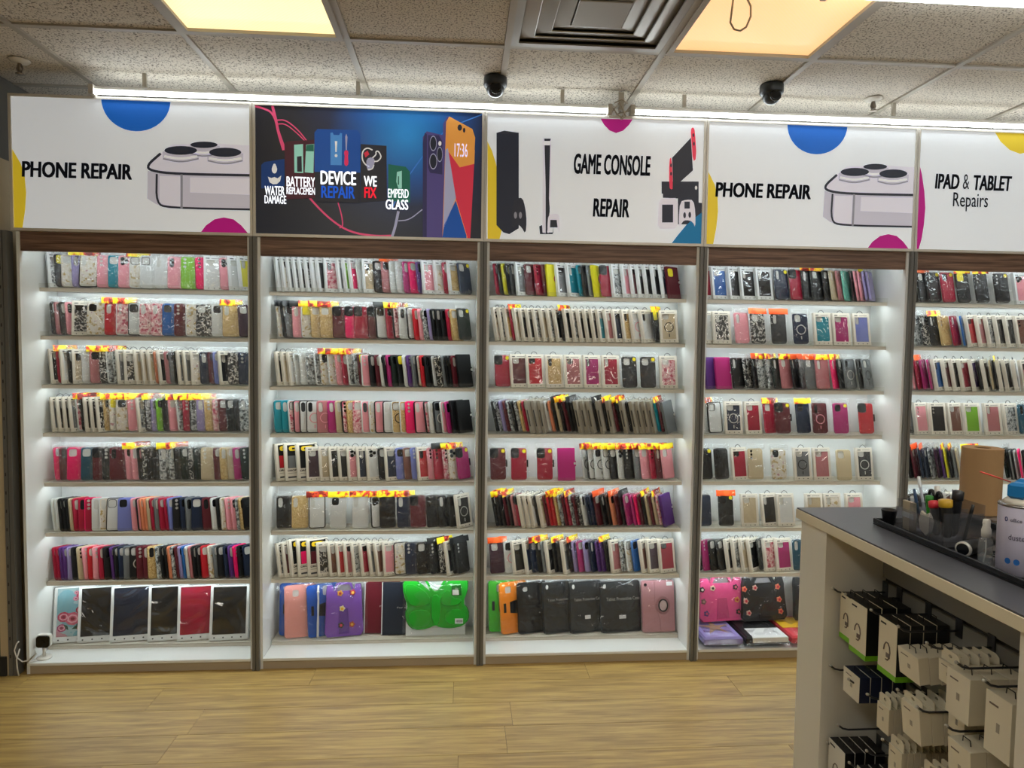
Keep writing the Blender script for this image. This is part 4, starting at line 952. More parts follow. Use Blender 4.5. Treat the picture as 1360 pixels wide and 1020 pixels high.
# rolled clear packet
t = stand('clear_packet', 'narrow crumpled clear packet between the blue and purple tablet cases', 420, .02, .1, 'packet', y=SF+.004)
rnd = random.Random(5)
obj('film_roll', MB().tube([(.009+rnd.uniform(-.001, .001), .006, .24*k/7+.006) for k in range(8)], [.004+rnd.uniform(0, .002) for k in range(8)], 8), plain('clear_roll', '#c6c8cc', .25), t, smooth=True)
obj('packet_end', MB().lathe([(.003, -.003), (.007, 0), (.003, .003)], (.009, .002, .215), 10, 'y'), M['insert'], t)
def charm(t, cx, cz, c1, c2, r=.013):
    o = obj('charm', MB().plate([(cx+r*(1+.18*math.cos(5*a))*math.cos(a), cz+r*(1+.18*math.cos(5*a))*math.sin(a)) for a in [2*PI*k/20 for k in range(20)]], [], .004, .001, y0=-.005), plain('charm_'+c1[1:], c1, .4), t)
    obj('charm_heart', MB().plate(ell(cx, cz, r*.5, r*.5, 8), [], .002, y0=-.007), plain('charm_'+c2[1:], c2, .4), o)
def kids_case(px, w_, h_, mat, dark, label, phi, z=None, charms=(), seed=0, y=None, lean=.17):
    t = stand('children_tablet_case', label, px, w_, phi, z=z, y=y, lean=lean)
    hb = h_*.86; ex = w_*.07
    out = [(ex, 0), (w_-ex, 0), (w_, .02), (w_-ex*.4, hb*.5), (w_-ex*.6, hb*.86), (w_-ex*.5, hb*.93), (w_-ex, h_*.955), (w_*.80, h_*.95), (w_*.75, hb*.97), (w_*.70, h_*.97), (w_*.58, h_), (w_*.42, h_), (w_*.30, h_*.97), (w_*.25, hb*.97), (w_*.20, h_*.95), (ex, h_*.955), (ex*.5, hb*.93), (ex*.6, hb*.86), (ex*.4, hb*.5), (0, .02)]
    hole = [(w_*.30, hb*.97), (w_*.36, h_*.955), (w_*.64, h_*.955), (w_*.70, hb*.97)]
    obj('shell', MB().plate(out, [hole], .018, .003), mat, t)
    obj('stand_panel', MB().plate([(w_*.36, h_*.06), (w_*.64, h_*.06), (w_*.60, h_*.52), (w_*.40, h_*.52)], [], .003, .001, y0=-.002), dark, t)
    obj('handle_shade', MB().box(w_*.28, w_*.72, .012, .014, hb*.92, h_*.97), plain('handle_grey', '#8d8a8c', .5), t)
    for c in charms: charm(t, c[0]*w_, c[1]*h_, c[2], c[3])
    tbag(t, w_, h_*.97, seed, .018)
    return t
purp = plain('tablet_purple', '#7d4fb0', .35)
kids_case(431, .183, .255, purp, plain('tablet_purple_dark', '#5f3a92', .4), 'purple bagged children tablet case with flower and round charms', .18,
          charms=((.40, .80, '#d8a24a', '#b03a3a'), (.72, .80, '#c04048', '#e8c85a'), (.45, .52, '#e8d9a8', '#e0b030'), (.42, .22, '#3a4a2a', '#d05060'), (.70, .22, '#b84a3a', '#d0a040')), seed=7)
def carton(px, w_, h_, mat, label, phi, txt, y):
    t = stand('tablet_case_box', label, px, w_, phi, y=y)
    obj('carton', MB().bbox(0, w_, 0, .018, 0, h_, .001), mat, t)
    obj('lettering', text_mesh(txt, w_*.42, w_*.72, h_*.50, h_*.53, .01, 0, .0006, 0), M['insert'], t)
    obj('carton_edge', MB().box(-.004, 0, 0, .018, 0, h_), M['box_cool'], t)
    return t
carton(483, .165, .245, plain('carton_maroon', '#6e1f2e', .35), 'maroon tablet case box with small white lettering', .0, 'For iP', .196)
carton(507, .165, .245, plain('carton_navy', '#232b3a', .35), 'navy tablet case box beside the green butterfly case', .0, 'For iP', .174)
# green butterfly case
t = stand('butterfly_tablet_case', 'bright green bagged butterfly shaped tablet case with a barcode sticker', 539, .30, .03, y=SF+.004)
gm = plain('butterfly_green', '#21a52c', .3); gd = plain('butterfly_green_dark', '#158a22', .35)
off, s = (490, 705), 6.374
x0 = at_px(539, .19)
def bf(pts, sm=1):
    q = []
    for x, y in pts:
        p = on_y(off[0]+x/s, off[1]+y/s, .17); q.append((p.x-x0, max(.012, (p.z-ZB)/math.cos(.17))))
    for _ in range(sm): q = [p for i in range(len(q)) for p in ((q[i][0]*.75+q[(i+1) % len(q)][0]*.25, q[i][1]*.75+q[(i+1) % len(q)][1]*.25), (q[i][0]*.25+q[(i+1) % len(q)][0]*.75, q[i][1]*.25+q[(i+1) % len(q)][1]*.75))]
    return q[::-1]
obj('shell', MB().plate(bf([(278, 440), (340, 425), (430, 450), (500, 520), (540, 515), (560, 530), (600, 515), (650, 450), (740, 425), (845, 420), (845, 520), (800, 620), (850, 680), (850, 760), (800, 810), (700, 830), (600, 820), (560, 800), (500, 830), (380, 840), (320, 790), (300, 700), (330, 650), (290, 560)]), [], .02, .005), gm, t)
obj('wing_pad', MB().plate(bf([(300, 460), (400, 470), (520, 560), (520, 640), (360, 650), (310, 560)]), [], .008, .003, y0=-.005), gm, t)
obj('wing_pad', MB().plate(bf([(330, 700), (420, 665), (520, 680), (530, 780), (440, 815), (350, 800)]), [], .008, .003, y0=-.005), gm, t)
obj('wing_pad', MB().plate(bf([(640, 690), (740, 660), (830, 690), (830, 770), (740, 800), (650, 780)]), [], .008, .003, y0=-.005), gm, t)
obj('wing_pad', MB().plate(bf([(610, 560), (680, 500), (700, 580), (800, 590), (760, 640), (620, 650)]), [], .008, .003, y0=-.005), gm, t)
obj('body_pad', MB().plate(bf([(530, 550), (600, 550), (615, 680), (590, 800), (545, 800), (520, 680)]), [], .012, .004, y0=-.009), gm, t)
for pts in ([(520, 530), (490, 460), (450, 422), (470, 420), (515, 465), (550, 530)], [(580, 530), (620, 460), (650, 415), (675, 418), (640, 470), (605, 535)]):
    obj('antenna', MB().plate(bf(pts), [], .012, .003, y0=-.002), gm, t)
obj('camera_window', MB().plate(bf([(700, 480), (780, 480), (785, 560), (700, 560)], 0), [], .003, y0=-.002), plain('butterfly_deep', '#0c5a16', .4), t)
obj('camera_cutout', MB().plate(bf([(708, 515), (760, 515), (762, 555), (708, 555)], 0), [], .003, y0=-.004), M['insert'], t)
k = obj('barcode_sticker', MB().plate(bf([(728, 742), (796, 742), (796, 782), (728, 782)], 0), [], .001, y0=-.0065), M['box_cool'], t)
mb = MB()
for i in range(9): mb.plate(bf([(738+i*6, 752), (740+i*6+(i % 3), 752), (740+i*6+(i % 3), 772), (738+i*6, 772)], 0), [], .0006, y0=-.0072)
obj('barcode', mb, blk, k)['kind'] = 'stuff'
obj('backing_card', MB().box(.0, .285, .022, .024, 0, .25), M['box_cool'], t)
tbag(t, .27, .245, 11, .015)
# middle bay
slab_case(643, .15, .245, plain('tablet_green', '#4cc23a', .3), 'light green bagged tablet case with dark kickstand', .12, (.04, .066, .19, .225), plain('stand_dark', '#2b2a36', .4), seed=12, y=SF+.044)
slab_case(665, .15, .245, plain('tablet_orange', '#ee8a1c', .3), 'orange bagged tablet case with black kickstand', .36, (.03, .062, .192, .225), blk, seed=13)
slab_case(688, .155, .245, blk, 'black bagged tablet case beside the orange one', .26, (.03, .055, .20, .222), None, seed=14)
def sleeve(px, w_, label, phi, seed, tag_=True, tx=(.14, .98), txt='Tablet Protective Case'):
    t = stand('tablet_sleeve', label, px, w_, phi)
    sm = plain('sleeve_black', '#1e2226', .3)
    obj('shell', MB().plate(rrect(0, w_, 0, .245, .008, 3), [], .016, .002), sm, t)
    obj('camera_hole', MB().plate(ell(.022, .222, .007, .011, 10), [], .001, y0=-.0006), M['insert'], t)
    obj('lettering', text_mesh(txt, w_*tx[0], w_*tx[1], .152, .152+.016*w_/.2, .005, 0, .0006, 0), M['insert'], t)
    if tag_: obj('size_sticker', MB().box(w_*.45, w_*.62, -.001, .0004, .065, .082), M['box_cool'], t)
    tbag(t, w_, .245, seed, .016)
    return t
sleeve(722, .165, 'black bagged tablet sleeve without a white sticker', .22, 15, False)
sleeve(757, .17, 'black bagged tablet sleeve with white sticker, next to the widest sleeve', .20, 16)
sleeve(798, .205, 'widest black bagged tablet sleeve with large white lettering', .12, 17)
t = stand('tablet_folio', 'dusty rose tablet folio with a round swivel ring', 853, .175, .05)
rm = plain('folio_rose', '#b17f86', .4)
obj('cover', MB().plate(rrect(0, .165, 0, .248, .008, 3), [], .018, .002), rm, t)
k = obj('swivel_disc', MB().plate(ell(.105, .128, .036, .044, 24), [ell(.105, .128, .024, .030, 24)[::-1]], .003, .001, y0=-.0022), plain('folio_rose_dark', '#97676e', .4), t)
obj('swivel_ring', MB().plate(ell(.105, .128, .025, .031, 24), [ell(.105, .128, .019, .025, 24)[::-1]], .003, y0=-.004), blk, t)
obj('swivel_centre', MB().plate(ell(.105, .128, .019, .025, 20), [], .001, y0=-.0015), plain('folio_pale', '#c9b3b4', .4), t)
obj('seam', MB().tube([(.066, -.0005, .246), (.064, -.0005, .17), (.066, -.0005, .12), (.088, -.0005, .06), (.09, -.0005, .002)], .0012, 5), plain('folio_rose_dark', '#97676e', .4), t)
obj('camera_hole', MB().plate(ell(.018, .228, .008, .008, 12), [], .001, y0=-.001), blk, t)
obj('size_sticker', MB().box(.125, .155, -.001, .0004, .222, .24), M['box_cool'], t)
tbag(t, .165, .248, 18, .006)
# fourth bay: children cases standing behind packs that lie flat
CH1 = ((.07, .72, '#26262a', '#d8d0c8'), (.30, .74, '#e8d9b8', '#2a2a2e'), (.80, .74, '#3a3034', '#d06a7a'), (.09, .46, '#7a5a58', '#b09080'), (.82, .46, '#d8a050', '#b03040'), (.14, .20, '#5a4a80', '#c05070'), (.84, .20, '#2c2c30', '#d04050'))
kids_case(928, .245, .222, plain('tablet_hot_pink', '#e0528c', .35), plain('tablet_pink_dark', '#c8457a', .4), 'hot pink bagged children tablet case with round charms', .12, z=.112, charms=CH1, seed=20)
kids_case(984, .245, .222, plain('tablet_black_foam', '#1c1f23', .4), plain('tablet_black_panel', '#14171a', .5), 'black bagged children tablet case with round charms', .10, z=.112, charms=tuple((a, b_, '#c8a090' if i % 2 else '#d87a5a', '#b83040') for i, (a, b_, c, d) in enumerate(CH1)), seed=21)
kids_case(1053, .22, .222, plain('tablet_black_foam', '#1c1f23', .4), plain('tablet_black_panel', '#14171a', .5), 'black bagged tablet case half hidden by the counter', .15, z=.112, seed=22)
def flat_pack(px0, px1, py, mat, label, extra=None, seed=0):
    a, b_ = on_z(px0, py, .10), on_z(px1, py, .10); a.x = max(a.x, 3.05)
    w_ = b_.x-a.x
    t = thing('flat_tablet_case', label, 'tablet case', ((a.x+b_.x)/2, .115, SHELF_Z[7]+.001), (.0, 0, .02), 'tablet packs lying flat on the bottom shelf')
    obj('pack', MB().bbox(-w_/2, w_/2, -.12, .125, .0, .038, .008), mat, t)
    rnd = random.Random(seed); vs = []; fs = []; nx, ny = 6, 6
    for j in range(ny+1):
        for i in range(nx+1):
            u, v = i/nx-.5, j/ny; drop = .03 if j == 0 else 0
            vs.append((u*(w_+.004), -.145+.26*v, .040+rnd.uniform(-.0012, .0015)-drop*.9-(.01 if i in (0, nx) else 0)))
    for j in range(ny):
        for i in range(nx): q = j*(nx+1)+i; fs.append((q, q+1, q+nx+2, q+nx+1))
    obj('bag', MB().add(vs, fs), M['tbag'], t, smooth=True)
    return t, w_
t, w_ = flat_pack(929, 988, 850, plain('pack_lilac', '#8f86c6', .4), 'lilac tablet folio with a gold star lying flat in a bag', seed=30)
star = [(.085*(1 if k % 2 == 0 else .3)*math.cos(PI/2+PI*k/5)-.0, .09*(1 if k % 2 == 0 else .3)*math.sin(PI/2+PI*k/5)) for k in range(10)]
obj('star_print', MB().plate(star, [], .0015), plain('star_gold', '#b79a7a', .4), t, loc=(0, 0, .0385), rot=(-PI/2, 0, 0))
t, w_ = flat_pack(992, 1050, 850, plain('pack_black', '#191a1d', .35), 'black and white tablet case lying flat in a bag', seed=31)
obj('white_sleeve', MB().bbox(-w_/2+.03, w_/2-.005, -.128, -.02, .012, .0395, .003), M['box_cool'], t)
t, w_ = flat_pack(1054, 1110, 850, plain('pack_red', '#d0404a', .4), 'red and yellow tablet case lying flat beside the counter', seed=32)
obj('yellow_panel', MB().box(-w_/2+.005, w_/2-.02, -.02, .10, .037, .0395), plain('pack_yellow', '#e8b82c', .4), t)

# ------------------------------------------------------------------ small white camera on the leftmost bay
p = on_z(59, 874, .053)
t = thing('web_camera', 'small white web camera with square black face on the base board', 'camera', (p.x, p.y, .0525), (0, 0, .0))
wm = plain('camera_white', '#e4e2dc', .35)
obj('base', MB().lathe([(.028, 0), (.03, .003), (.029, .008), (.012, .011)], n=24), wm, t, smooth=True)
obj('stem', MB().lathe([(.007, .008), (.006, .03), (.007, .052)], n=12), wm, t, smooth=True)
h = obj('head', MB().plate(rrect(-.029, .029, -.029, .029, .013, 4), [], .022, .003), plain('camera_black', '#101113', .2), t, loc=(0, -.012, .078), rot=(.05, .06, .12))
obj('head_back', MB().plate(rrect(-.0295, .0295, -.0295, .0295, .013, 4), [], .020), wm, h, loc=(0, .006, 0))
obj('lens', MB().lathe([(.008, 0), (.008, .001), (.004, .0012)], (0, 0, 0), 14, 'y'), plain('cctv_gloss', '#101214', .15), h)
c0 = Vector((p.x, p.y, .0525)); mk = lambda q: Vector(q)-c0
pts = [on_y(x, y, -.018) for x, y in ((48, 868), (38, 877), (30, 879), (22, 873), (19, 864), (22, 855), (25, 852))]
o = obj('camera_cable', MB().tube([c0+Vector((-.014, -.031, .0045)), Vector((p.x-.024, -.004, .060)), Vector((p.x-.034, -.02, .062))]+pts, .0028, 6), wm, smooth=True)
tag(o, 'thin white cable running from the web camera round the upright', 'cable')
pts = [on_y(x, y, -.02) for x, y in ((26, 862), (22, 876), (23, 888), (25, 896))]
o = obj('camera_cable', MB().tube([Vector(q) if i < 3 else Vector((q.x, q.y, .004)) for i, q in enumerate(pts)], .0028, 6), wm, smooth=True)
tag(o, 'short white cable hanging down to the floor by the slotted upright', 'cable')

# ------------------------------------------------------------------ counter with slatwall side
H = .975; KX, KY0, KY1, KX1 = 2.955, -2.03, -1.06, 3.95; SLX = 3.127
M['ctop'] = plain('counter_top_dark', '#4b4c52', .32, bump=.05, bscale=60)
M['cedge'] = plain('counter_edge_cream', '#dcd2b8', .45); M['cbody'] = plain('counter_body_white', '#dcd8cb', .5); M['slat'] = plain('slatwall_grey', '#8f8f8a', .5)
M['metal'] = plain('hook_steel', '#55565a', .3, .8)
t = thing('counter', 'cream shop counter with dark top and hooks full of accessories on its side', 'counter', (KX, -1.5, 0))
def cp(name, x0, x1, y0, y1, z0, z1, mat, bev=0):
    mb = MB(); a = (x0-KX, x1-KX, y0+1.5, y1+1.5, z0, z1)
    mb.bbox(*a, bev) if bev else mb.box(*a)
    return obj(name, mb, mat, t)
cp('worktop', KX-.012, KX1, KY0, KY1+.008, H-.004, H, M['ctop'])
cp('worktop_edge', KX-.014, KX1, KY0, KY1+.010, H-.032, H-.004, M['cedge'], .001)
cp('end_post', KX, SLX+.02, KY1-.145, KY1, 0, H-.032, M['cbody'], .001)
cp('end_post', KX, SLX+.02, KY0, -1.885, 0, H-.032, M['cbody'], .001)
cp('body', SLX+.02, KX1-.02, KY0, KY1, 0, H-.032, M['cbody'])
cp('plinth', KX+.03, SLX+.02, -1.885, KY1-.145, 0, .08, M['cbody'])
z = .082; k = 0
edges = [.082, .19, .265, .34, .415, .49, .565, .64, .715, .808, .943]
for a, b_ in zip(edges, edges[1:]):
    cp('slat', SLX, SLX+.018, -1.884, KY1-.146, a, b_-.011, M['slat'], .0015)
    if b_ < .94: cp('slat_groove', SLX+.010, SLX+.019, -1.884, KY1-.146, b_-.012, b_+.001, plain('groove_dark', '#33302c', .5))
hooks = [(1100, 778), (1123, 790), (1157, 811), (1193, 833), (1231, 855), (1270, 881), (1307, 905), (1097, 880), (1127, 903), (1152, 923), (1192, 917), (1113, 964), (1096, 984), (1218, 940), (1257, 965), (1151, 998), (1128, 1014), (1172, 983)]
hl = []
for q in hooks:
    p = on_x(q[0], q[1], 2.97); hl.append((max(p.y, -1.87), p.z))
rows = {}
for y, z in sorted(hl, key=lambda a: -a[0]):
    r = 'top' if z > .7 else 'second' if z > .52 else 'third' if z > .38 else 'lowest'
    rows.setdefault(r, []).append((y, z))
for r, lst in rows.items():
    for i, (y, z) in enumerate(lst):
        y = min(y, -1.222)
        t = thing('display_hook', 'steel display hook, %s row of the counter, %s from the end post' % (r, ORD[i]), 'hook', (SLX, y, z-.012), group='steel hooks on the counter side')
        L_ = SLX-2.97
        obj('rod', MB().tube([(-.002, 0, 0), (-L_+.03, 0, 0), (-L_+.014, 0, .004), (-L_, 0, .014)], .0028, 6), M['metal'], t, smooth=True)
        obj('tip', MB().lathe([(.001, -.004), (.004, -.002), (.004, .002), (.001, .004)], (-L_, 0, .014), 8), plain('tip_silver', '#b8b6b0', .3, .5), t, smooth=True)
        obj('back_plate', MB().box(-.003, -.0002, -.011, .011, -.016, .03), M['metal'], t)
# packs on the hooks: front faces the aisle (-x), queue runs back towards the slats
styles = {'ear': ('#17181a', '#d8cfb6', '#6fb51e', 'earphone_box', 'black and cream earphone box'), 'navy': ('#161f3c', '#d6d0c0', None, 'navy_cable_box', 'navy cable box with cream front'), 'white': ('#d2cbb6', '#dad3bf', None, 'white_adapter_box', 'white adapter box'),
          'card': ('#bdb5a2', '#d4ccb6', None, 'white_cable_pack', 'slim white cable pack'), 'dark': ('#141518', '#cfcdc4', None, 'headphone_box', 'black headphone box with pale front')}
def hang(yc, ztop, wy, h, tx, n, x0, style, where, tab=0.0, tilt=0.0, gap=.0012):
    side, front, band, nm, words = styles[style]
    n = min(n, max(1, int((SLX-.004-x0)/(tx+gap))))
    for i in range(n):
        lab = '%s, %s deep on %s' % (words, ORD[i], where)
        t = thing(nm, lab, 'box', (x0+i*(tx+gap), yc, ztop-h), (0, tilt, 0), 'packs on '+where)
        w2 = wy/2
        obj('body', MB().bbox(.0012, tx, -w2, w2, 0, h, .001), plain('pack_side_'+style, side, .4), t)
        obj('front_panel', MB().box(0, .0012, -w2, w2, 0, h), plain('pack_front_'+style, front, .45), t)
        if band: obj('base_band', MB().box(-.0004, tx+.0003, -w2-.0003, w2+.0003, -.0003, .014), plain('pack_band_'+style, band, .4), t)
        if tab: obj('hang_card', MB().plate([(-w2, -.002), (w2, -.002), (w2, tab*.8), (w2*.7, tab), (-w2*.7, tab), (-w2, tab*.8)], [ell(0, tab*.55, .006, .004, 10)[::-1]], .0012), plain('pack_front_'+style, front, .45), t, loc=(tx*.3, 0, h), rot=(0, 0, -PI/2))
        else: obj('hang_loop', MB().tube([(tx*.5, -.012, h-.001), (tx*.5, -.010, h+.012), (tx*.5, .010, h+.012), (tx*.5, .012, h-.001)], .0012, 5), plain('loop_black', '#222326', .4), t)
        if i == 0:
            mb = MB()
            if style in ('ear', 'dark'):
                pts = [(-.0008, w2*.35*math.cos(a), h*.45+h*.16*math.sin(a)) for a in [PI*k/8*1.6 for k in range(9)]]
                mb.tube(pts, .0016, 5); mb.box(-.0006, 0, -.012, .004, h*.34, h*.42); 
                pr = obj('product_print', mb, plain('print_grey_brown', '#6b5f58', .5), t)
                obj('title_print', MB().box(-.0006, 0, w2*.2, w2*.8, h*.90, h*.93), blk, t)
            else:
                obj('title_print', MB().box(-.0006, 0, 0, w2*.7, h*.80, h*.83), plain('print_grey_brown', '#6b5f58', .5), t)
                obj('product_print', MB().box(-.0006, 0, -w2*.15, w2*.1, h*.40, h*.55), plain('print_pale_grey', '#9d968a', .5), t)
hang(-1.252, .772, .062, .13, .034, 4, 2.994, 'ear', 'the first top hook')
hang(-1.324, .776, .076, .142, .040, 3, 2.985, 'ear', 'the second top hook')
hang(-1.452, .781, .072, .142, .033, 4, 2.985, 'ear', 'the third top hook')
hang(-1.541, .742, .074, .066, .026, 5, 2.985, 'white', 'the fourth top hook', 0, -.12)
hang(-1.640, .760, .056, .05, .022, 5, 3.005, 'card', 'the fifth top hook', .028, -.05)
hang(-1.697, .766, .068, .10, .043, 3, 2.985, 'white', 'the sixth top hook')
hang(-1.808, .772, .066, .125, .05, 2, 2.985, 'white', 'the last top hook')
hang(-1.303, .577, .076, .07, .030, 4, 2.985, 'navy', 'the first second-row hook')
hang(-1.446, .560, .048, .068, .0145, 9, 2.985, 'card', 'the third second-row hook', .026)
hang(-1.558, .622, .066, .085, .028, 4, 2.985, 'white', 'the fourth second-row hook', .022, -.1)
hang(-1.640, .668, .05, .085, .03, 3, 3.03, 'white', 'the fifth second-row hook')
hang(-1.715, .618, .066, .10, .036, 3, 2.985, 'white', 'the last second-row hook', 0, -.06)
hang(-1.262, .345, .082, .14, .028, 4, 2.975, 'dark', 'the first lowest hook')
hang(-1.372, .335, .07, .11, .03, 4, 2.99, 'dark', 'the second lowest hook')
hang(-1.500, .480, .05, .08, .0145, 9, 2.985, 'card', 'the middle third-row hook', .026)
hang(-1.600, .478, .05, .085, .02, 6, 3.0, 'card', 'the fourth third-row hook', .024)
hang(-1.70, .47, .06, .10, .03, 4, 2.985, 'white', 'the last third-row hook')

# ------------------------------------------------------------------ things on the counter top
tr = thing('desk_tray', 'low black rectangular tray on the dark counter top', 'tray', (3.06, -1.52, H))
tm = plain('tray_black', '#151619', .3)
x1, ya, yb = .30, -.27, .265
obj('tray_floor', MB().box(0, x1, ya, yb, .0005, .004), tm, tr)
for nm, a in (('tray_rim', (0, .006, ya, yb)), ('tray_rim', (x1-.006, x1, ya, yb)), ('tray_rim', (.006, x1-.006, ya, ya+.006)), ('tray_rim', (.006, x1-.006, yb-.006, yb))):
    obj(nm, MB().bbox(*a, .004, .018, .0015), tm, tr)
TZ0 = H+.0045
def cup(): pass
p = on_z(1184, 697, TZ0)
t = thing('pen_cup', 'small black tapered cup at the far end of the tray', 'cup', (3.092, -1.276, TZ0))
obj('cup_wall', MB().lathe([(.014, 0), (.02, .04), (.021, .042), (.019, .042), (.013, .003)], n=20), tm, t, smooth=True)
obj('cup_liner', MB().lathe([(.0125, .001), (.0175, .03)], n=16), plain('cup_inner', '#0c0c0e', .6), t)
# smoky clear organiser
oy0, oy1, ox0, ox1, oh = -1.505, -1.325, 3.078, 3.185, .085
t = thing('desk_organiser', 'smoky clear desk organiser with three compartments full of tools', 'organiser', (ox0, (oy0+oy1)/2, TZ0))
smk = film('smoky_acrylic', (.8, .8, .82), .03, .05, 0)
hl_ = (oy1-oy0)/2
obj('organiser_floor', MB().box(0, ox1-ox0, -hl_, hl_, 0, .003), tm, t)
for nm, a in (('organiser_wall', (0, .003, -hl_, hl_, .003, oh*.75)), ('organiser_wall', (ox1-ox0-.003, ox1-ox0, -hl_, hl_, .003, oh*1.25)), ('organiser_wall', (.003, ox1-ox0-.003, -hl_, -hl_+.003, .003, oh)), ('organiser_wall', (.003, ox1-ox0-.003, hl_-.003, hl_, .003, oh)), ('divider', (.003, ox1-ox0-.003, -.04, -.037, .003, oh)), ('divider', (.003, ox1-ox0-.003, .035, .038, .003, oh))):
    obj(nm, MB().box(*a), smk, t)
# note pad standing in the organiser
o = thing('note_pad', 'beige note pad with a white strip standing in the organiser', 'note pad', (3.096, -1.352, TZ0+.0035), (0, -.04, 0))
obj('pad', MB().bbox(0, .008, -.022, .022, 0, .078, .001), plain('pad_beige', '#b3a68c', .6), o)
obj('white_strip', MB().box(-.0008, .0, -.022, .022, .034, .048), M['box_cool'], o)
def pen(x, y, top, dx, dy, r, c, label, name='pen', capc=None):
    b0 = Vector((x, y, TZ0+.0035+r))
    d = Vector((dx, dy, top))
    t = thing(name, label, 'tool' if name != 'pen' else 'pen', b0, group='tools in the organiser')
    obj('barrel', MB().tube([(0, 0, 0), d*.1, d*.85, d], [r*.5, r, r, r*.8], 10), plain('pen_'+c[1:], c, .35), t, smooth=True)
    if capc: obj('cap', MB().tube([d*.80, d*.82, d*1.0, d*1.02], [r*1.02, r*1.2, r*1.2, r*.7], 10), plain('pen_'+capc[1:], capc, .35), t, smooth=True)
    return t
def scissors(x, y, rot, label):
    t = thing('scissors', label, 'scissors', (x, y, TZ0+.004), (0, -.08, rot))
    for s in (-1, 1):
        obj('blade', MB().bbox(-.001*s-.001, -.001*s+.001, -.005, .005, 0, .07, .0005), M['metal'], t)
        ring = [(0, s*.014+.010*math.cos(a), .096+.018*math.sin(a)) for a in [2*PI*k/12 for k in range(12)]]
        obj('handle', MB().tube(ring, .0045, 6, closed=True), tm, t, smooth=True)
        obj('shank', MB().tube([(0, 0, .066), (0, s*.008, .08)], .004, 6), tm, t)
scissors(3.145, -1.395, .0, 'black handled scissors standing in the organiser')
pen(3.118, -1.408, .096, -.006, .002, .008, '#2f8f2c', 'green marker pen in the organiser', capc='#2a7f28')
pen(3.15, -1.41, .12, -.01, .015, .006, '#1b1c1f', 'black screwdriver with pale end in the organiser', 'screwdriver', '#d8d6d0')
pen(3.115, -1.435, .085, -.004, .012, .010, '#16171a', 'black tool with a red end in the organiser', 'screwdriver', '#d03040')
pen(3.15, -1.445, .115, .004, -.008, .011, '#1a1b1e', 'thick black handled cutter in the organiser', 'cutter', '#202125')
pen(3.118, -1.468, .094, -.004, .006, .013, '#17181b', 'black torch with yellow end in the organiser', 'torch', '#c9a02c')
pen(3.15, -1.482, .098, .012, -.012, .004, '#141517', 'thin black stylus leaning out of the organiser')
pen(3.145, -1.36, .135, -.01, .03, .0035, '#c6cdd6', 'pale blue toothbrush leaning in the organiser', 'toothbrush', '#dfe3e6')
pen(3.125, -1.365, .105, -.008, .026, .004, '#29476a', 'dark blue pen beside the toothbrush in the organiser')
o = obj('tissue', MB().plate([(-.022, .0), (.004, -.012), (.018, .004), (.024, .03), (.012, .052), (-.004, .044), (-.02, .05), (-.028, .025)], [], .006, .002), plain('tissue_white', '#c9c4b8', .8), None, (3.098, -1.415, TZ0+.018), (0, 0, -PI/2))
tag(o, 'crumpled white tissue inside the clear organiser', 'tissue')
# paper roll
p = on_z(1306, 692, H)
t = thing('paper_roll', 'upright roll of brown kraft paper on the counter', 'paper roll', (3.478, -1.125, H))
kp = plain('kraft_paper', '#a8845a', .75, bump=.15, bscale=90)
obj('paper', MB().lathe([(.0535, .0005), (.054, .002), (.054, .196), (.0535, .1975), (.022, .1975), (.021, .19), (.021, .001)], n=64), kp, t)
obj('core', MB().lathe([(.0205, .002), (.0205, .195), (.019, .195), (.019, .002)], n=24), plain('kraft_core', '#5d4630', .8), t)
t = thing('low_black_box', 'low flat black box lying behind the spray bottle', 'card reader', (3.42, -1.31, H), (0, 0, .2))  # plain low black box for the dark bits behind, with a grey panel
obj('low_box_body', MB().bbox(-.07, .06, -.05, .05, .0005, .022, .004), tm, t); obj('low_box_panel', MB().box(-.05, .01, -.035, .035, .022, .0228), plain('screen_grey', '#5a5c60', .2), t)
# torch lying in the tray
p = on_z(1267, 740, TZ0)
t = thing('flashlight', 'black flashlight with chrome ring lying in the tray', 'flashlight', (3.122, -1.548, TZ0+.0185), (0, 0, PI+.5))
obj('barrel', MB().lathe([(.0165, -.045), (.018, -.04), (.018, .02), (.0135, .03), (.0135, .09), (.012, .092)], (0, 0, 0), 20, 'x'), tm, t, smooth=True)
obj('chrome_ring', MB().lathe([(.0135, -.048), (.0175, -.0475), (.0178, -.042), (.0135, -.042)], (0, 0, 0), 24, 'x'), plain('chrome', '#d2d0ca', .3, .4), t, smooth=True)
obj('lens', MB().lathe([(.002, -.0492), (.0135, -.0490), (.0135, -.045)], (0, 0, 0), 20, 'x'), plain('lens_dark', '#14171c', .15), t)
cb = [(3.15+.022*math.cos(a*.9)+.001*a, -1.60+.02*math.sin(a*.9), TZ0+.006+.0012*a) for a in range(0, 22)]
o = obj('charging_cable', MB().tube(cb, .0028, 6), tm, smooth=True); tag(o, 'coiled black charging cable lying in the tray', 'cable')
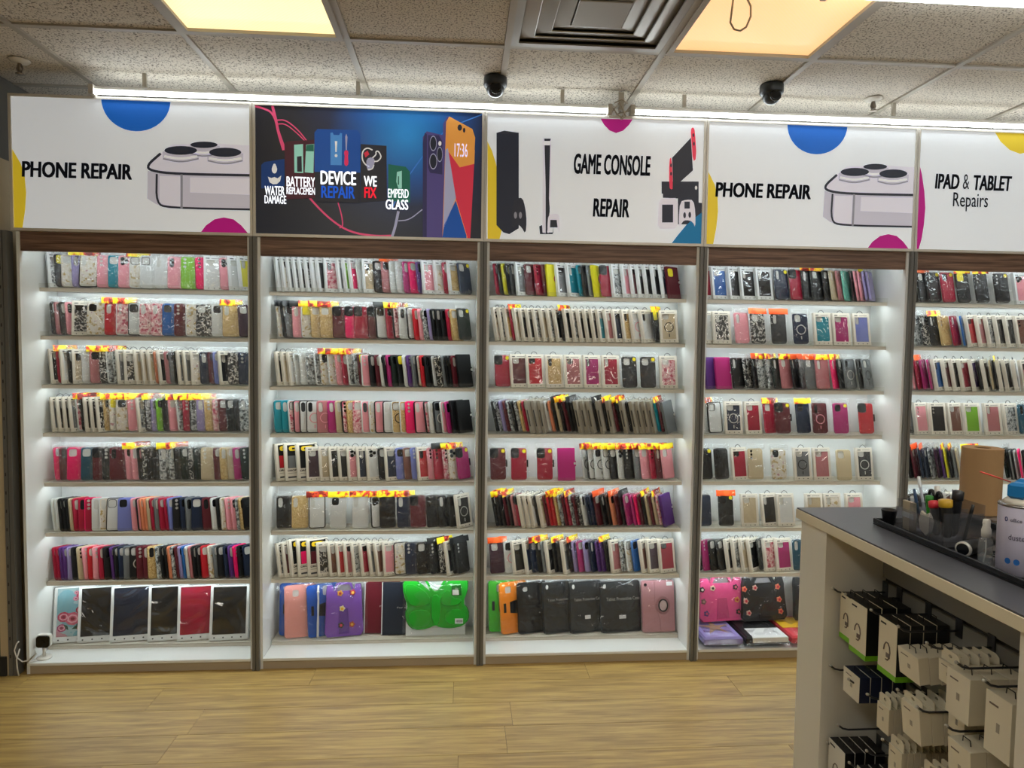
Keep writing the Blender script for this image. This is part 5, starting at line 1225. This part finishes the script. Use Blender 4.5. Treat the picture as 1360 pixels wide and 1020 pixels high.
# spray bottle
t = thing('spray_bottle', 'small clear spray bottle with white pump in the tray', 'spray bottle', (3.094, -1.622, TZ0))
clr = film('clear_bottle', (.93, .95, .96), .10, .08, 0)
obj('bottle', MB().lathe([(.013, .0005), (.0145, .003), (.0145, .05), (.012, .058), (.007, .062), (.007, .066)], n=24), clr, t, smooth=True)
obj('liquid', MB().lathe([(.012, .002), (.0135, .004), (.0135, .018), (.001, .018)], n=20), film('bottle_liquid', (.85, .88, .9), .12, .05, 0), t)
obj('dip_tube', MB().tube([(0, 0, .064), (.001, 0, .03), (-.004, 0, .004)], .0014, 6), M['insert'], t)
pu = obj('pump', MB().lathe([(.0095, .062), (.0100, .078), (.0085, .082), (.0085, .084), (.0075, .085), (.0075, .100), (.006, .102)], n=20), plain('pump_white', '#d9d6cc', .4), t, smooth=True)
obj('nozzle', MB().box(-.009, -.004, -.002, .002, .092, .096), plain('pump_white', '#d9d6cc', .4), pu)
# duster can
cxk, cyk, R = 3.113, -1.690, .040
t = thing('duster_can', 'pale lilac aerosol duster can with blue nozzle and red straw', 'aerosol can', (cxk, cyk, TZ0))
obj('can_body', MB().lathe([(.033, .0005), (R, .005), (R, .148), (R-.001, .150)], n=48), plain('can_lilac', '#c3bfd4', .3), t, smooth=True)
obj('can_rim', MB().lathe([(R, .149), (R+.001, .151), (R, .154), (R-.003, .155)], n=48), plain('can_rim_metal', '#8f8d8a', .25, .8), t, smooth=True)
obj('can_shoulder', MB().lathe([(R-.004, .153), (.028, .163), (.016, .170)], n=36), plain('can_shoulder_white', '#cfcabd', .35), t, smooth=True)
nb = plain('nozzle_blue', '#1476b8', .35)
nz = obj('nozzle', MB().bbox(-.026, .022, -.016, .016, .165, .200, .006).bbox(-.020, .020, -.014, .014, .155, .166, .003), nb, t, rot=(0, 0, .5))
obj('trigger', MB().bbox(.0, .028, -.012, .012, .178, .206, .006), nb, nz)
tip = on_x(1342, 640, cxk-.012); end = on_y(1302, 626.5, tip.y-.01)
obj('straw', MB().tube([tip-Vector((cxk, cyk, TZ0)), end-Vector((cxk, cyk, TZ0))], .0016, 8), plain('straw_red', '#d8463a', .4), t, smooth=True)
def wrap(me, a0):
    for v in me.vertices:
        a = a0+v.co.x/R; r = R+.0006-v.co.y
        v.co = (r*math.cos(a), r*math.sin(a), v.co.z)
    return me
aim = math.atan2(-CD-cyk, CX-cxk)   # the side of the can that faces the shop
def lettering(txt, s0, s1, z0, z1, col, bold=0):
    me = text_mesh(txt, s0, s1, z0, z1, bold, 0, .0004, 0); return obj('lettering', wrap(me, aim), plain('can_print_'+col[1:], col, .4), t)
lettering('office', -.016, .004, .119, .127, '#5d5a6c'); lettering('duster', -.018, .016, .080, .092, '#4f4c60')
obj('logo_print', wrap(text_mesh('O', -.027, -.021, .118, .128, .04, 0, .0004, 0), aim), plain('can_print_blue', '#2c3f7a', .4), t)
for s0 in (-.018, -.002):
    mb = MB().plate(ell(s0, .034, .0055, .0065, 16), [], .0004); me = mb.mesh('safety_dot'); obj('safety_dot', wrap(me, aim), plain('can_print_dot', '#1d5fa8', .4), t)
